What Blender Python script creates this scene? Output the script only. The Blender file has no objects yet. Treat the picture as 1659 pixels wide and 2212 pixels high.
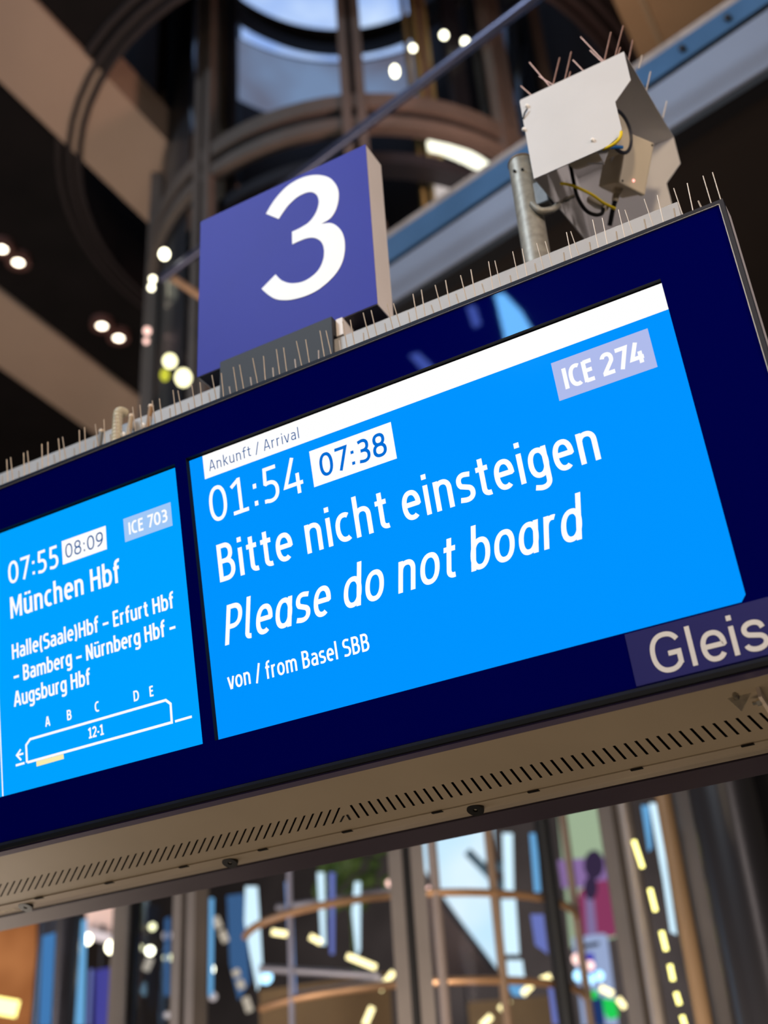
import bpy, bmesh, math, random
from mathutils import Matrix, Vector
from math import sin, cos, pi, radians as rad

random.seed(7)
S = bpy.context.scene
COL = S.collection

# ------------------------------------------------------------------ camera
# origin: foot of the display's front glass at the left edge of its big screen; Z up, Y away from the viewer
R_CAM = Matrix(((0.874585, 0.289394, 0.389040), (0.481110, -0.418184, -0.770491), (-0.060285, 0.861031, -0.504967)))
C_CAM = Vector((1.66381, -2.33435, -0.91854))
F_PX = 2605.88
W_PX, H_PX = 1659.0, 2212.0
cd = bpy.data.cameras.new('camera')
cd.sensor_fit = 'VERTICAL'
cd.sensor_height = 36.0
cd.lens = F_PX / H_PX * 36.0
cd.clip_end = 200
cd.dof.use_dof = True
cd.dof.focus_distance = 2.86
cd.dof.aperture_fstop = cd.lens / 28.0
cam = bpy.data.objects.new('camera', cd)
cam.matrix_world = Matrix.Translation(C_CAM) @ R_CAM.to_4x4()
COL.objects.link(cam)
S.camera = cam

# ------------------------------------------------------------------ view, world, lights
S.view_settings.view_transform = 'Standard'
S.view_settings.look = 'None'
S.view_settings.exposure = 0.0
S.view_settings.gamma = 1.0
S.view_settings.use_curve_mapping = False
S.cycles.use_denoising = True
S.cycles.max_bounces = 6
S.cycles.transparent_max_bounces = 16
S.cycles.sample_clamp_indirect = 6.0
S.cycles.caustics_reflective = False
S.cycles.caustics_refractive = False
wd = bpy.data.worlds.new('hall_air')
S.world = wd
wd.use_nodes = True
wd.node_tree.nodes['Background'].inputs[0].default_value = (0.9, 0.78, 0.66, 1)
wd.node_tree.nodes['Background'].inputs[1].default_value = 0.10


def area(name, loc, target, power, col, sx, sy):
    l = bpy.data.lights.new(name, 'AREA')
    l.energy = power
    l.color = col
    l.shape = 'RECTANGLE'
    l.size, l.size_y = sx, sy
    o = bpy.data.objects.new(name, l)
    COL.objects.link(o)
    o.location = loc
    o.rotation_euler = (Vector(target) - Vector(loc)).to_track_quat('-Z', 'Y').to_euler()
    return o


area('hall_light', (-3.6, -6.0, 7.6), (0.5, 0, 1.2), 620, (0.72, 0.86, 1.0), 2.2, 1.4)
area('platform_light', (2.3, -4.2, 1.9), (1.2, 0.4, 1.5), 105, (1.0, 0.77, 0.52), 0.6, 0.6)
area('side_fill_light', (5.2, -2.0, 1.7), (0.5, 0.05, 1.6), 95, (1.0, 0.86, 0.82), 0.8, 0.8)  # unseen lamp added to brighten the number sign's right side
area('floor_bounce', (0.3, -0.4, -2.5), (0.3, 0.2, 0), 26, (1.0, 0.74, 0.48), 3.5, 2.0)
area('gallery_light', (-1.0, -2.5, 5.2), (0.4, 3.2, 4.6), 42, (0.78, 0.88, 1.0), 1.5, 1.5)
area('hall_floor_light', (-6.0, 3.2, -1.5), (-6.0, 5.0, 8.0), 220, (1.0, 0.78, 0.62), 4.0, 4.0)
area('tower_ring_fill', (0.25, 3.5, 5.7), (-1.0, 4.4, 7.1), 60, (1.0, 0.56, 0.42), 0.4, 0.4)  # unseen warm lamp added to tint the tower ring salmon
area('back_hall_fill', (-8.0, 17.0, 1.0), (-9.0, 25.0, 4.0), 900, (0.92, 0.92, 1.0), 6.0, 3.0)  # unseen fill added to lift the dark back wall
area('blue_sheen_light', (-7.6, 3.2, 0.5), (-5.0, 4.6, 1.0), 30, (0.30, 0.62, 1.0), 0.5, 2.0)  # unseen lamp added for a blue sheen on the dark left column
area('concourse_front_fill', (0.5, 1.6, -2.3), (-1.9, 6.0, 1.0), 75, (1.0, 0.84, 0.66), 1.2, 1.0).data.spread = rad(75)  # unseen fill near the floor, added to brighten the lower mullions
area('concourse_light', (-4.5, 2.0, -2.2), (-3.0, 8.0, 1.5), 260, (1.0, 0.88, 0.74), 3.0, 1.5)

# ------------------------------------------------------------------ geometry helpers
TILT = Matrix.Rotation(rad(11.1), 4, 'X')          # the display leans forward over the platform
CL = TILT.inverted() @ C_CAM                        # viewpoint in the display's own frame


def ray(px, py):
    return R_CAM @ Vector(((px - W_PX / 2) / F_PX, -(py - H_PX / 2) / F_PX, -1.0))


def at_y(px, py, Y):
    d = ray(px, py)
    return C_CAM + d * ((Y - C_CAM.y) / d.y)


def at_z(px, py, Z):
    d = ray(px, py)
    return C_CAM + d * ((Z - C_CAM.z) / d.z)


def at_d(px, py, D):
    d = ray(px, py)
    return C_CAM + d * (D / math.hypot(d.x, d.y))


def at_plane(px, py, p0, n):
    d = ray(px, py)
    return C_CAM + d * ((p0 - C_CAM).dot(n) / d.dot(n))


def lin(c):
    return tuple((x / 255 / 12.92) if x / 255 <= 0.04045 else ((x / 255 + 0.055) / 1.055) ** 2.4 for x in c)


MATS = {}


def mat(name, col, rough=0.5, metal=0.0, spec=0.5, coat=0.0, var=0.0, scale=8.0, bump=0.0, srgb=True):
    if name in MATS:
        return MATS[name]
    m = bpy.data.materials.new(name)
    m.use_nodes = True
    nt = m.node_tree
    b = nt.nodes['Principled BSDF']
    c = lin(col) if srgb else col
    b.inputs['Base Color'].default_value = (*c, 1)
    b.inputs['Roughness'].default_value = rough
    b.inputs['Metallic'].default_value = metal
    b.inputs['Specular IOR Level'].default_value = spec
    b.inputs['Coat Weight'].default_value = coat
    if var > 0 or bump > 0:
        tc = nt.nodes.new('ShaderNodeTexCoord')
        no = nt.nodes.new('ShaderNodeTexNoise')
        no.inputs['Scale'].default_value = scale
        no.inputs['Detail'].default_value = 4
        nt.links.new(tc.outputs['Object'], no.inputs['Vector'])
        if var > 0:
            ra = nt.nodes.new('ShaderNodeValToRGB')
            ra.color_ramp.elements[0].position = 0.3
            ra.color_ramp.elements[1].position = 0.7
            ra.color_ramp.elements[0].color = (*[x * (1 - var) for x in c], 1)
            ra.color_ramp.elements[1].color = (*[min(1, x * (1 + var)) for x in c], 1)
            nt.links.new(no.outputs['Fac'], ra.inputs['Fac'])
            nt.links.new(ra.outputs['Color'], b.inputs['Base Color'])
        if bump > 0:
            bu = nt.nodes.new('ShaderNodeBump')
            bu.inputs['Strength'].default_value = bump
            bu.inputs['Distance'].default_value = 0.002
            nt.links.new(no.outputs['Fac'], bu.inputs['Height'])
            nt.links.new(bu.outputs['Normal'], b.inputs['Normal'])
    MATS[name] = m
    return m


def glow(name, col, strength=1.0, gloss=0.0, srgb=True):
    if name in MATS:
        return MATS[name]
    m = bpy.data.materials.new(name)
    m.use_nodes = True
    nt = m.node_tree
    b = nt.nodes['Principled BSDF']
    c = lin(col) if srgb else col
    b.inputs['Base Color'].default_value = (0.0, 0.0, 0.0, 1)
    b.inputs['Roughness'].default_value = 0.12
    b.inputs['Specular IOR Level'].default_value = gloss * .3
    b.inputs['Emission Color'].default_value = (*c, 1)
    b.inputs['Emission Strength'].default_value = strength
    MATS[name] = m
    return m


def glass(name, tint=(0.9, 0.95, 1.0), refl=0.10, rough=0.03):
    if name in MATS:
        return MATS[name]
    m = bpy.data.materials.new(name)
    m.use_nodes = True
    nt = m.node_tree
    nt.nodes.remove(nt.nodes['Principled BSDF'])
    t = nt.nodes.new('ShaderNodeBsdfTransparent')
    t.inputs[0].default_value = (*tint, 1)
    g = nt.nodes.new('ShaderNodeBsdfGlossy')
    g.inputs['Roughness'].default_value = rough
    lw = nt.nodes.new('ShaderNodeLayerWeight')
    lw.inputs['Blend'].default_value = refl
    mx = nt.nodes.new('ShaderNodeMixShader')
    nt.links.new(lw.outputs['Fresnel'], mx.inputs[0])
    nt.links.new(t.outputs[0], mx.inputs[1])
    nt.links.new(g.outputs[0], mx.inputs[2])
    nt.links.new(mx.outputs[0], nt.nodes['Material Output'].inputs[0])
    MATS[name] = m
    return m


class MB:
    """collects shapes and links them as ONE mesh object"""

    def __init__(self):
        self.v, self.f, self.mi = [], [], []
        self.cur = 0

    def add(self, vs, fs):
        k = len(self.v)
        self.v += [Vector(p) for p in vs]
        for f in fs:
            self.f.append([k + i for i in f])
            self.mi.append(self.cur)

    def box(self, x0, x1, y0, y1, z0, z1):
        self.add([(x, y, z) for z in (z0, z1) for y in (y0, y1) for x in (x0, x1)],
                 [(0, 2, 3, 1), (4, 5, 7, 6), (0, 1, 5, 4), (2, 6, 7, 3), (0, 4, 6, 2), (1, 3, 7, 5)])

    def quad(self, a, b, c, d):
        self.add([a, b, c, d], [(0, 1, 2, 3)])

    def prism(self, poly, y0, y1, ax='Y'):
        """poly in (x,z) extruded along Y (or in (x,y) along Z)"""
        n = len(poly)
        if ax == 'Y':
            vs = [(p[0], y0, p[1]) for p in poly] + [(p[0], y1, p[1]) for p in poly]
        elif ax == 'X':
            vs = [(y0, p[0], p[1]) for p in poly] + [(y1, p[0], p[1]) for p in poly]
        else:
            vs = [(p[0], p[1], y0) for p in poly] + [(p[0], p[1], y1) for p in poly]
        self.add(vs, [list(range(n)), list(range(2 * n - 1, n - 1, -1))] +
                 [(i, i + n, (i + 1) % n + n, (i + 1) % n) for i in range(n)])

    def slab(self, pts, th):
        """thick plate from a 3-D polygon"""
        pts = [Vector(p) for p in pts]
        n = (pts[1] - pts[0]).cross(pts[2] - pts[0]).normalized() * th
        k = len(pts)
        self.add(pts + [p + n for p in pts], [list(range(k)), list(range(2 * k - 1, k - 1, -1))] +
                 [(i, i + k, (i + 1) % k + k, (i + 1) % k) for i in range(k)])

    def tube(self, path, r, n=10, cap=True):
        path = [Vector(p) for p in path]
        rr = r if isinstance(r, (list, tuple)) else [r] * len(path)
        rings = []
        t0 = (path[1] - path[0]).normalized()
        u = t0.orthogonal().normalized()
        for i, p in enumerate(path):
            a = path[max(i - 1, 0)]
            b = path[min(i + 1, len(path) - 1)]
            t = (b - a).normalized()
            u = (u - t * u.dot(t)).normalized()
            w = t.cross(u)
            rings.append([p + (u * cos(2 * pi * k / n) + w * sin(2 * pi * k / n)) * rr[i] for k in range(n)])
        vs = [q for ring in rings for q in ring]
        fs = []
        for i in range(len(path) - 1):
            for k in range(n):
                fs.append((i * n + k, i * n + (k + 1) % n, (i + 1) * n + (k + 1) % n, (i + 1) * n + k))
        if cap:
            fs.append(list(range(n))[::-1])
            fs.append([(len(path) - 1) * n + k for k in range(n)])
        self.add(vs, fs)

    def ball(self, c, r, nu=12, nv=8, sz=1.0):
        c = Vector(c)
        vs = [c + Vector((0, 0, r * sz))]
        for i in range(1, nv):
            a = pi * i / nv
            for k in range(nu):
                vs.append(c + Vector((r * sin(a) * cos(2 * pi * k / nu), r * sin(a) * sin(2 * pi * k / nu), r * cos(a) * sz)))
        vs.append(c - Vector((0, 0, r * sz)))
        fs = [(0, 1 + k, 1 + (k + 1) % nu) for k in range(nu)]
        for i in range(nv - 2):
            for k in range(nu):
                fs.append((1 + i * nu + k, 1 + (i + 1) * nu + k, 1 + (i + 1) * nu + (k + 1) % nu, 1 + i * nu + (k + 1) % nu))
        L = len(vs) - 1
        fs += [(L, 1 + (nv - 2) * nu + (k + 1) % nu, 1 + (nv - 2) * nu + k) for k in range(nu)]
        self.add(vs, fs)

    def ring(self, c, r0, r1, z0, z1, a0=0.0, a1=2 * pi, n=72):
        """rectangular-section ring or arc about a vertical axis"""
        cl = abs(a1 - a0) > 2 * pi - 1e-6
        m = n if cl else n + 1
        vs = []
        for i in range(m):
            a = a0 + (a1 - a0) * i / n
            for (r, z) in ((r0, z0), (r1, z0), (r1, z1), (r0, z1)):
                vs.append((c[0] + r * sin(a), c[1] + r * cos(a), z))
        fs = []
        for i in range(n):
            j = (i + 1) % m
            for k in range(4):
                fs.append((i * 4 + k, i * 4 + (k + 1) % 4, j * 4 + (k + 1) % 4, j * 4 + k))
        if not cl:
            fs.append((0, 1, 2, 3))
            fs.append([n * 4 + k for k in (3, 2, 1, 0)])
        self.add(vs, fs)

    def shell(self, c, r, z0, z1, a0=0.0, a1=2 * pi, n=72):
        vs, fs = [], []
        for i in range(n + 1):
            a = a0 + (a1 - a0) * i / n
            vs += [(c[0] + r * sin(a), c[1] + r * cos(a), z0), (c[0] + r * sin(a), c[1] + r * cos(a), z1)]
        for i in range(n):
            fs.append((2 * i, 2 * i + 2, 2 * i + 3, 2 * i + 1))
        self.add(vs, fs)

    def build(self, name, m, parent=None, tilt=False, bevel=0.0, smooth=False, xf=None):
        me = bpy.data.meshes.new(name)
        vs = self.v
        if tilt:
            vs = [TILT @ p for p in vs]
        if xf is not None:
            vs = [xf @ p for p in vs]
        off = Vector(parent.get('_o', (0, 0, 0))) if parent is not None else Vector((0, 0, 0))
        o0 = Vector((0, 0, 0))
        if parent is None:
            lo = [min(p[i] for p in vs) for i in range(3)]
            hi = [max(p[i] for p in vs) for i in range(3)]
            o0 = Vector(((lo[0] + hi[0]) / 2, (lo[1] + hi[1]) / 2, lo[2]))
            off = o0
        me.from_pydata([tuple(p - off) for p in vs], [], self.f)
        ms = m if isinstance(m, (list, tuple)) else [m]
        for x in ms:
            me.materials.append(x)
        if len(ms) > 1:
            for p, i in zip(me.polygons, self.mi):
                p.material_index = i
        bm = bmesh.new()
        bm.from_mesh(me)
        bmesh.ops.recalc_face_normals(bm, faces=bm.faces)
        bm.to_mesh(me)
        bm.free()
        if smooth:
            for p in me.polygons:
                p.use_smooth = True
            try:
                me.set_sharp_from_angle(angle=rad(40))
            except Exception:
                pass
        o = bpy.data.objects.new(name, me)
        COL.objects.link(o)
        if parent is not None:
            o.parent = parent
            if '_o' in parent:
                o['_o'] = parent['_o']
        else:
            o.location = o0
            o['_o'] = tuple(o0)
        if bevel > 0:
            b = o.modifiers.new('edge', 'BEVEL')
            b.width = bevel
            b.segments = 2
            b.limit_method = 'ANGLE'
        return o


def tag(o, label, cat=None, group=None, kind=None):
    o['label'] = label
    if cat:
        o['category'] = cat
    if group:
        o['group'] = group
    if kind:
        o['kind'] = kind
    return o


def thing(name, label, cat, loc=(0, 0, 0), group=None):
    o = bpy.data.objects.new(name, None)
    o.empty_display_size = 0.1
    COL.objects.link(o)
    o.location = loc
    o['_o'] = tuple(loc)
    return tag(o, label, cat, group)


def struct(o):
    o['kind'] = 'structure'
    return o


# ------------------------------------------------------------------ lettering: a condensed humanist stroke alphabet
def arc(cx, cy, rx, ry, a0, a1, n=None, p=2.25):
    n = n or max(6, int(abs(a1 - a0) / 9))
    out = []
    for i in range(n + 1):
        a = rad(a0 + (a1 - a0) * i / n)
        c, s = cos(a), sin(a)
        out.append((cx + rx * math.copysign(abs(c) ** (2 / p), c), cy + ry * math.copysign(abs(s) ** (2 / p), s)))
    return out


def dot(x, y, h=0.065):
    return [(x, y - h), (x, y + h)]


def v_(x, a, b):
    return [(x, a), (x, b)]


G = {
    '0': (0.52, [arc(.26, .5, .20, .44, 90, 450)]),
    '1': (0.50, [[(.05, .78), (.27, .945)], v_(.27, .99, .06), [(.05, .06), (.47, .06)]]),
    '2': (0.50, [arc(.235, .70, .18, .24, 165, -25) + [(.07, .10), (.07, .06), (.46, .06)]]),
    '3': (0.49, [[(.06, .90)] + arc(.22, .73, .17, .21, 100, -90) + [(.13, .52)], [(.13, .52)] + arc(.215, .29, .20, .23, 90, -110) + [(.05, .09)]]),
    '4': (0.53, [[(.30, 1.0), (.05, .27), (.51, .27)], v_(.385, .55, 0)]),
    '5': (0.49, [[(.42, .94), (.12, .94), (.10, .56)] + arc(.205, .31, .20, .25, 112, -115) + [(.04, .08)]]),
    '7': (0.48, [[(.03, .94), (.44, .94), (.17, 0)]]),
    '8': (0.51, [arc(.255, .735, .165, .205, -90, 270), arc(.255, .29, .195, .23, -90, 270)]),
    '9': (0.51, [arc(.25, .665, .19, .275, 0, 360), [(.44, .68), (.43, .45), (.36, .25), (.25, .13), (.10, .06)]]),
    'A': (0.54, [[(.04, 0), (.25, 1.0)], [(.50, 0), (.29, 1.0)], [(.12, .29), (.42, .29)]]),
    'B': (0.50, [[(.08, .06), (.08, .94)] + arc(.22, .735, .17, .205, 90, -90) + [(.08, .53)], [(.08, .53)] + arc(.23, .295, .20, .235, 90, -90) + [(.08, .06)], v_(.08, 0, 1)]),
    'C': (0.48, [arc(.31, .5, .24, .44, 62, 298)]),
    'D': (0.54, [[(.08, .06), (.08, .94)] + arc(.22, .5, .25, .44, 90, -90) + [(.08, .06)], v_(.08, 0, 1)]),
    'E': (0.44, [v_(.08, 0, 1), [(.08, .94), (.41, .94)], [(.08, .53), (.38, .53)], [(.08, .06), (.41, .06)]]),
    'H': (0.54, [v_(.08, 0, 1), v_(.46, 0, 1), [(.08, .53), (.46, .53)]]),
    'I': (0.16, [v_(.08, 0, 1)]),
    'M': (0.66, [v_(.08, 0, 1), [(.10, .97), (.33, .22), (.56, .97)], v_(.58, 0, 1)]),
    'N': (0.54, [v_(.08, 0, 1), [(.09, .97), (.45, .03)], v_(.46, 0, 1)]),
    'P': (0.48, [[(.08, .94)] + arc(.22, .69, .20, .25, 90, -90) + [(.08, .44)], v_(.08, 0, 1)]),
    'S': (0.47, [[(.41, .90)] + arc(.235, .735, .17, .205, 80, 230) + arc(.225, .29, .20, .23, 60, -100) + [(.05, .09)]]),
    'a': (0.45, [[(.07, .65)] + arc(.21, .50, .165, .18, 110, 0) + [(.375, 0)], [(.37, .42), (.24, .42)] + arc(.21, .235, .145, .175, 90, 270) + [(.30, .08), (.37, .17)]]),
    'b': (0.48, [v_(.08, 0, 1.05), arc(.24, .37, .175, .31, 0, 360)]),
    'c': (0.40, [arc(.25, .37, .185, .31, 60, 300)]),
    'd': (0.48, [v_(.40, 0, 1.05), arc(.24, .37, .175, .31, 0, 360)]),
    'e': (0.46, [[(.07, .385), (.40, .385)] + arc(.24, .37, .17, .31, 3, 305)]),
    'f': (0.30, [v_(.13, 0, .74) + arc(.28, .82, .15, .17, 180, 75), [(.01, .68), (.29, .68)]]),
    'g': (0.47, [arc(.235, .38, .17, .30, 0, 360), [(.395, .74), (.395, -.06)] + arc(.235, -.06, .16, .16, 0, -115) + [(.07, -.18)]]),
    'h': (0.48, [v_(.08, 0, 1.05), [(.08, .45)] + arc(.235, .48, .155, .20, 165, 0) + [(.39, 0)]]),
    'i': (0.16, [v_(.08, 0, .74), dot(.08, .95)]),
    'k': (0.43, [v_(.08, 0, 1.05), [(.37, .74), (.11, .38)], [(.16, .45), (.40, 0)]]),
    'l': (0.17, [v_(.08, 0, 1.05)]),
    'm': (0.74, [v_(.08, 0, .74), [(.08, .45)] + arc(.225, .48, .145, .20, 165, 0) + [(.37, 0)], [(.37, .45)] + arc(.515, .48, .145, .20, 165, 0) + [(.66, 0)]]),
    'n': (0.48, [v_(.08, 0, .74), [(.08, .45)] + arc(.235, .48, .155, .20, 165, 0) + [(.39, 0)]]),
    'o': (0.48, [arc(.24, .37, .18, .31, 0, 360)]),
    'r': (0.32, [v_(.08, 0, .74), [(.08, .45)] + arc(.22, .48, .14, .20, 165, 70)]),
    's': (0.39, [[(.34, .655)] + arc(.195, .53, .135, .15, 75, 230) + arc(.19, .21, .155, .15, 60, -100) + [(.04, .085)]]),
    't': (0.31, [[(.14, .93), (.14, .20)] + arc(.26, .19, .12, .13, 180, 285), [(.01, .68), (.29, .68)]]),
    'u': (0.48, [v_(.40, 0, .74), [(.08, .74), (.08, .26)] + arc(.235, .26, .155, .20, 180, 345)]),
    'v': (0.42, [[(.03, .74), (.195, .0)], [(.39, .74), (.225, .0)]]),
    ':': (0.20, [dot(.10, .13), dot(.10, .60)]),
    '/': (0.34, [[(.03, -.08), (.31, 1.05)]]),
    '-': (0.28, [[(.03, .38), (.25, .38)]]),
    '–': (0.46, [[(.02, .38), (.44, .38)]]),
    '(': (0.25, [arc(.30, .42, .20, .66, 125, 235, p=2)]),
    ')': (0.25, [arc(-.05, .42, .20, .66, 55, -55, p=2)]),
    ' ': (0.17, []),
}
G['ü'] = (G['u'][0], G['u'][1] + [dot(.15, .94, .06), dot(.33, .94, .06)])
# sloping forms with a one-storey a
G_IT = dict(G)
G_IT['a'] = (0.47, [arc(.235, .37, .17, .31, 0, 360), v_(.395, 0, .74)])
G_IT['l'] = (0.22, [[(.08, 1.05), (.08, .17)] + arc(.18, .17, .10, .11, 180, 280)])
# wider grotesque forms for the printed track label
G_WIDE = {
    'G': (0.80, [arc(.40, .5, .335, .45, 34, 322), [(.672, .15), (.672, .455), (.42, .455)]]),
    'l': (0.28, [v_(.13, 0, 1)]),
    'e': (0.62, [[(.143, .37), (.54, .37)] + arc(.32, .365, .235, .325, 2, 322)]),
    'i': (0.28, [v_(.13, 0, .73), dot(.13, .935, .065)]),
    's': (0.58, [[(.49, .52)] + arc(.28, .535, .20, .155, 10, 235, p=2.1) + arc(.28, .205, .225, .165, 55, -170, p=2.1)]),
}


def ribbon(mb, pts, w, place):
    """a stroke of width w along pts; closed when its ends meet"""
    P = [Vector((p[0], p[1], 0)) for p in pts]
    Q = [P[0]]
    for p in P[1:]:
        if (p - Q[-1]).length > 1e-4:
            Q.append(p)
    P = Q
    closed = (P[0] - P[-1]).length < 1e-3 and len(P) > 4
    if closed:
        P = P[:-1]
    n = len(P)
    L, Rr = [], []
    for i in range(n):
        a = P[(i - 1) % n] if (closed or i > 0) else None
        b = P[(i + 1) % n] if (closed or i < n - 1) else None
        d1 = (P[i] - a).normalized() if a is not None else None
        d2 = (b - P[i]).normalized() if b is not None else None
        d1 = d1 if d1 is not None else d2
        d2 = d2 if d2 is not None else d1
        n1 = Vector((-d1.y, d1.x, 0))
        n2 = Vector((-d2.y, d2.x, 0))
        m = n1 + n2
        if m.length < 1e-4:
            m = n1
        m.normalize()
        k = min(1.0 / max(m.dot(n1), 0.35), 2.2)
        L.append(P[i] + m * (w / 2 * k))
        Rr.append(P[i] - m * (w / 2 * k))
    vs = [place(q.x, q.y) for q in L] + [place(q.x, q.y) for q in Rr]
    fs = []
    for i in range(n if closed else n - 1):
        j = (i + 1) % n
        fs.append((i, j, n + j, n + i))
    mb.add(vs, fs)


def lay(mb, text, x0, x1, zb, cap, surf, w=0.12, shear=0.0, font=None, gap=0.085, fit=None):
    """set text between x0 and x1 on base line zb; surf(x, z) -> 3-D point"""
    font = font or G
    strokes, x = [], 0.0
    for ch in text:
        adv, st = font[ch]
        for s in st:
            strokes.append([(px + x, py) for px, py in s])
        x += adv + gap
    xs = [p[0] + shear * p[1] for s in strokes for p in s]
    a, b = min(xs) - w / 2, max(xs) + w / 2
    k = (x1 - x0) / (b - a) if fit is None else fit
    rx = w / 2
    for si_, s in enumerate(strokes):
        # keep the stroke weight even after the horizontal fit
        s2 = [(px * k / cap, py) for px, py in s]

        def place2(px, py):
            return surf(x0 + (px * cap / k + shear * py - a) * k, zb + py * cap) + Vector((0, -1.2e-5 * si_, 0))
        ribbon(mb, s2, w, place2)


# ------------------------------------------------------------------ materials
M_NAVY = mat('navy_glass', (0, 0, 0), 0.02, 0, 0.40)
M_NAVY.node_tree.nodes['Principled BSDF'].inputs['Base Color'].default_value = (0.0, 0.0006, 0.085, 1)
M_TRIM = mat('dark_slate_trim', (28, 33, 48), 0.45, 0.0, 0.25, var=.15, scale=20)
M_TRIM_LIP = mat('pale_edge_lip', (190, 195, 205), 0.3, 0.5, 0.5)
M_CASE = mat('pale_grey_case', (196, 190, 192), 0.45, 0, 0.5, var=.05, scale=12, bump=.1)
M_CASE_UNDER = mat('plum_grey_underside', (66, 58, 72), 0.35, 0, 0.5, var=.06, scale=5)
M_BLUE_EDGE = mat('violet_reflection_underside', (58, 52, 100), 0.4, 0, 0.5, var=.05, scale=5)  # plum underside with its blue reflection averaged into one base colour
M_BLACK = mat('soft_black', (9, 9, 11), 0.7, 0, 0.2, var=.2, scale=6)
M_SHEET = mat('beige_sheet_steel', (176, 164, 146), 0.42, 0.1, 0.5, var=.05, scale=3, bump=.05)
M_GALV = mat('galvanised_steel', (150, 146, 136), 0.5, 0.3, 0.5, var=.22, scale=45, bump=.15)
M_BEAM = mat('light_grey_beam', (176, 174, 174), 0.5, 0, 0.4, var=.06, scale=9)
M_SPIKE = mat('stainless_pin', (205, 188, 170), 0.35, 0.35, 0.5, var=.08, scale=60)
M_SIGNBLUE = mat('sign_blue', (40, 44, 156), 0.55, 0, 0.18, var=.04, scale=3)
M_SIGNEDGE = mat('sign_white_edge', (232, 222, 216), 0.5, 0, 0.4, var=.03, scale=6)
M_WHITE = mat('white_film', (246, 244, 240), 0.45, 0, 0.4, var=.01, scale=8)
M_PLATE = mat('dull_navy_film', (38, 38, 104), 0.5, 0, 0.25, var=.03, scale=8)
M_BRACKET = mat('charcoal_bracket', (46, 46, 50), 0.6, 0.0, 0.3, var=.06, scale=10)
M_HOOD = mat('cream_white_metal', (208, 206, 206), 0.45, 0, 0.45, var=.03, scale=6, bump=.04)
M_BOXBEIGE = mat('beige_plastic', (205, 192, 168), 0.5, 0, 0.4, var=.03, scale=12)
M_YELLOW = mat('yellow_cable', (235, 205, 30), 0.45, 0, 0.4, var=.04, scale=30)
M_BLUECABLE = mat('blue_cable', (40, 120, 190), 0.45, 0, 0.4, var=.04, scale=30)
M_LABELWHITE = mat('grey_white_label', (225, 222, 220), 0.5, 0, .4, var=.02, scale=9)
M_HOSE = mat('sand_hose', (196, 184, 156), 0.5, 0, 0.4, var=.05, scale=30)
M_SCR_R = glow('screen_blue_right', (0, 148, 255), 1.0, 0.35)
M_SCR_L = glow('screen_blue_left', (0, 162, 255), 1.0, 0.35)
M_SCR_W = glow('screen_white', (255, 255, 255), 1.0, 0.2)
M_SCR_T = glow('screen_lavender_tag', (176, 188, 236), 1.0, 0.2)
M_SCR_TL = glow('screen_pale_blue_tag', (160, 200, 248), 1.0, 0.2)
M_SCR_INK = glow('screen_ink_blue', (0, 80, 150), 1.0, 0.2)
M_SCR_INK2 = glow('screen_number_blue', (0, 110, 215), 1.0, 0.2)
M_SCR_Y = glow('screen_cream_bar', (250, 238, 176), 1.0, 0.2)

# ================================================================== STRUCTURE
FLOOR = -2.62
TOWER = Vector((-2.354, 5.585, 0))
TR = 2.0
CEIL = C_CAM.z + 9.0

m = MB()
m.box(-22, 14, -10, 26, FLOOR - .2, FLOOR)
struct(m.build('floor', mat('concourse_stone', (96, 88, 80), .4, 0, .5, var=.12, scale=1.5)))

# ceiling with a round opening for the tower
m = MB()
N = 64
HR = 2.75
sq = []
for i in range(N):
    a = 2 * pi * i / N
    d = Vector((sin(a), cos(a)))
    k = 1e9
    if d.x > 1e-6: k = min(k, (14 - TOWER.x) / d.x)
    if d.x < -1e-6: k = min(k, (-22 - TOWER.x) / d.x)
    if d.y > 1e-6: k = min(k, (26 - TOWER.y) / d.y)
    if d.y < -1e-6: k = min(k, (-10 - TOWER.y) / d.y)
    sq.append((TOWER.x + d.x * k, TOWER.y + d.y * k))
for i in range(N):
    j = (i + 1) % N
    a, b = 2 * pi * i / N, 2 * pi * j / N
    m.quad((TOWER.x + HR * sin(a), TOWER.y + HR * cos(a), CEIL), (TOWER.x + HR * sin(b), TOWER.y + HR * cos(b), CEIL),
           (*sq[j], CEIL), (*sq[i], CEIL))
struct(m.build('ceiling', mat('black_ceiling', (15, 11, 12), .8, 0, .2, var=.3, scale=2)))
m = MB()
m.ring(TOWER, HR + .02, HR + .10, CEIL - .02, CEIL + 14, n=64)  # tall drum added above the collar to block light in the opening
for k in range(3):
    m.ring(TOWER, HR - .02 + .10 * k, HR + .03 + .10 * k, CEIL - .10 + .03 * k, CEIL + .5, n=64)
struct(m.build('trim_1', mat('dark_opening_collar', (40, 33, 34), .6, 0, .3, var=.1, scale=2)))

# hall walls far behind and beside
m = MB()
m.box(-22, 14, 25.6, 26, FLOOR, CEIL + 14)
struct(m.build('wall_back', mat('dim_hall_wall', (74, 64, 58), .8, 0, .2, var=.3, scale=.6)))
m = MB()
m.box(-22.4, -22, -10, 26, FLOOR, CEIL + 2)
struct(m.build('wall_left', mat('dim_hall_wall_left', (60, 50, 44), .8, 0, .2, var=.25, scale=.5)))

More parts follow.
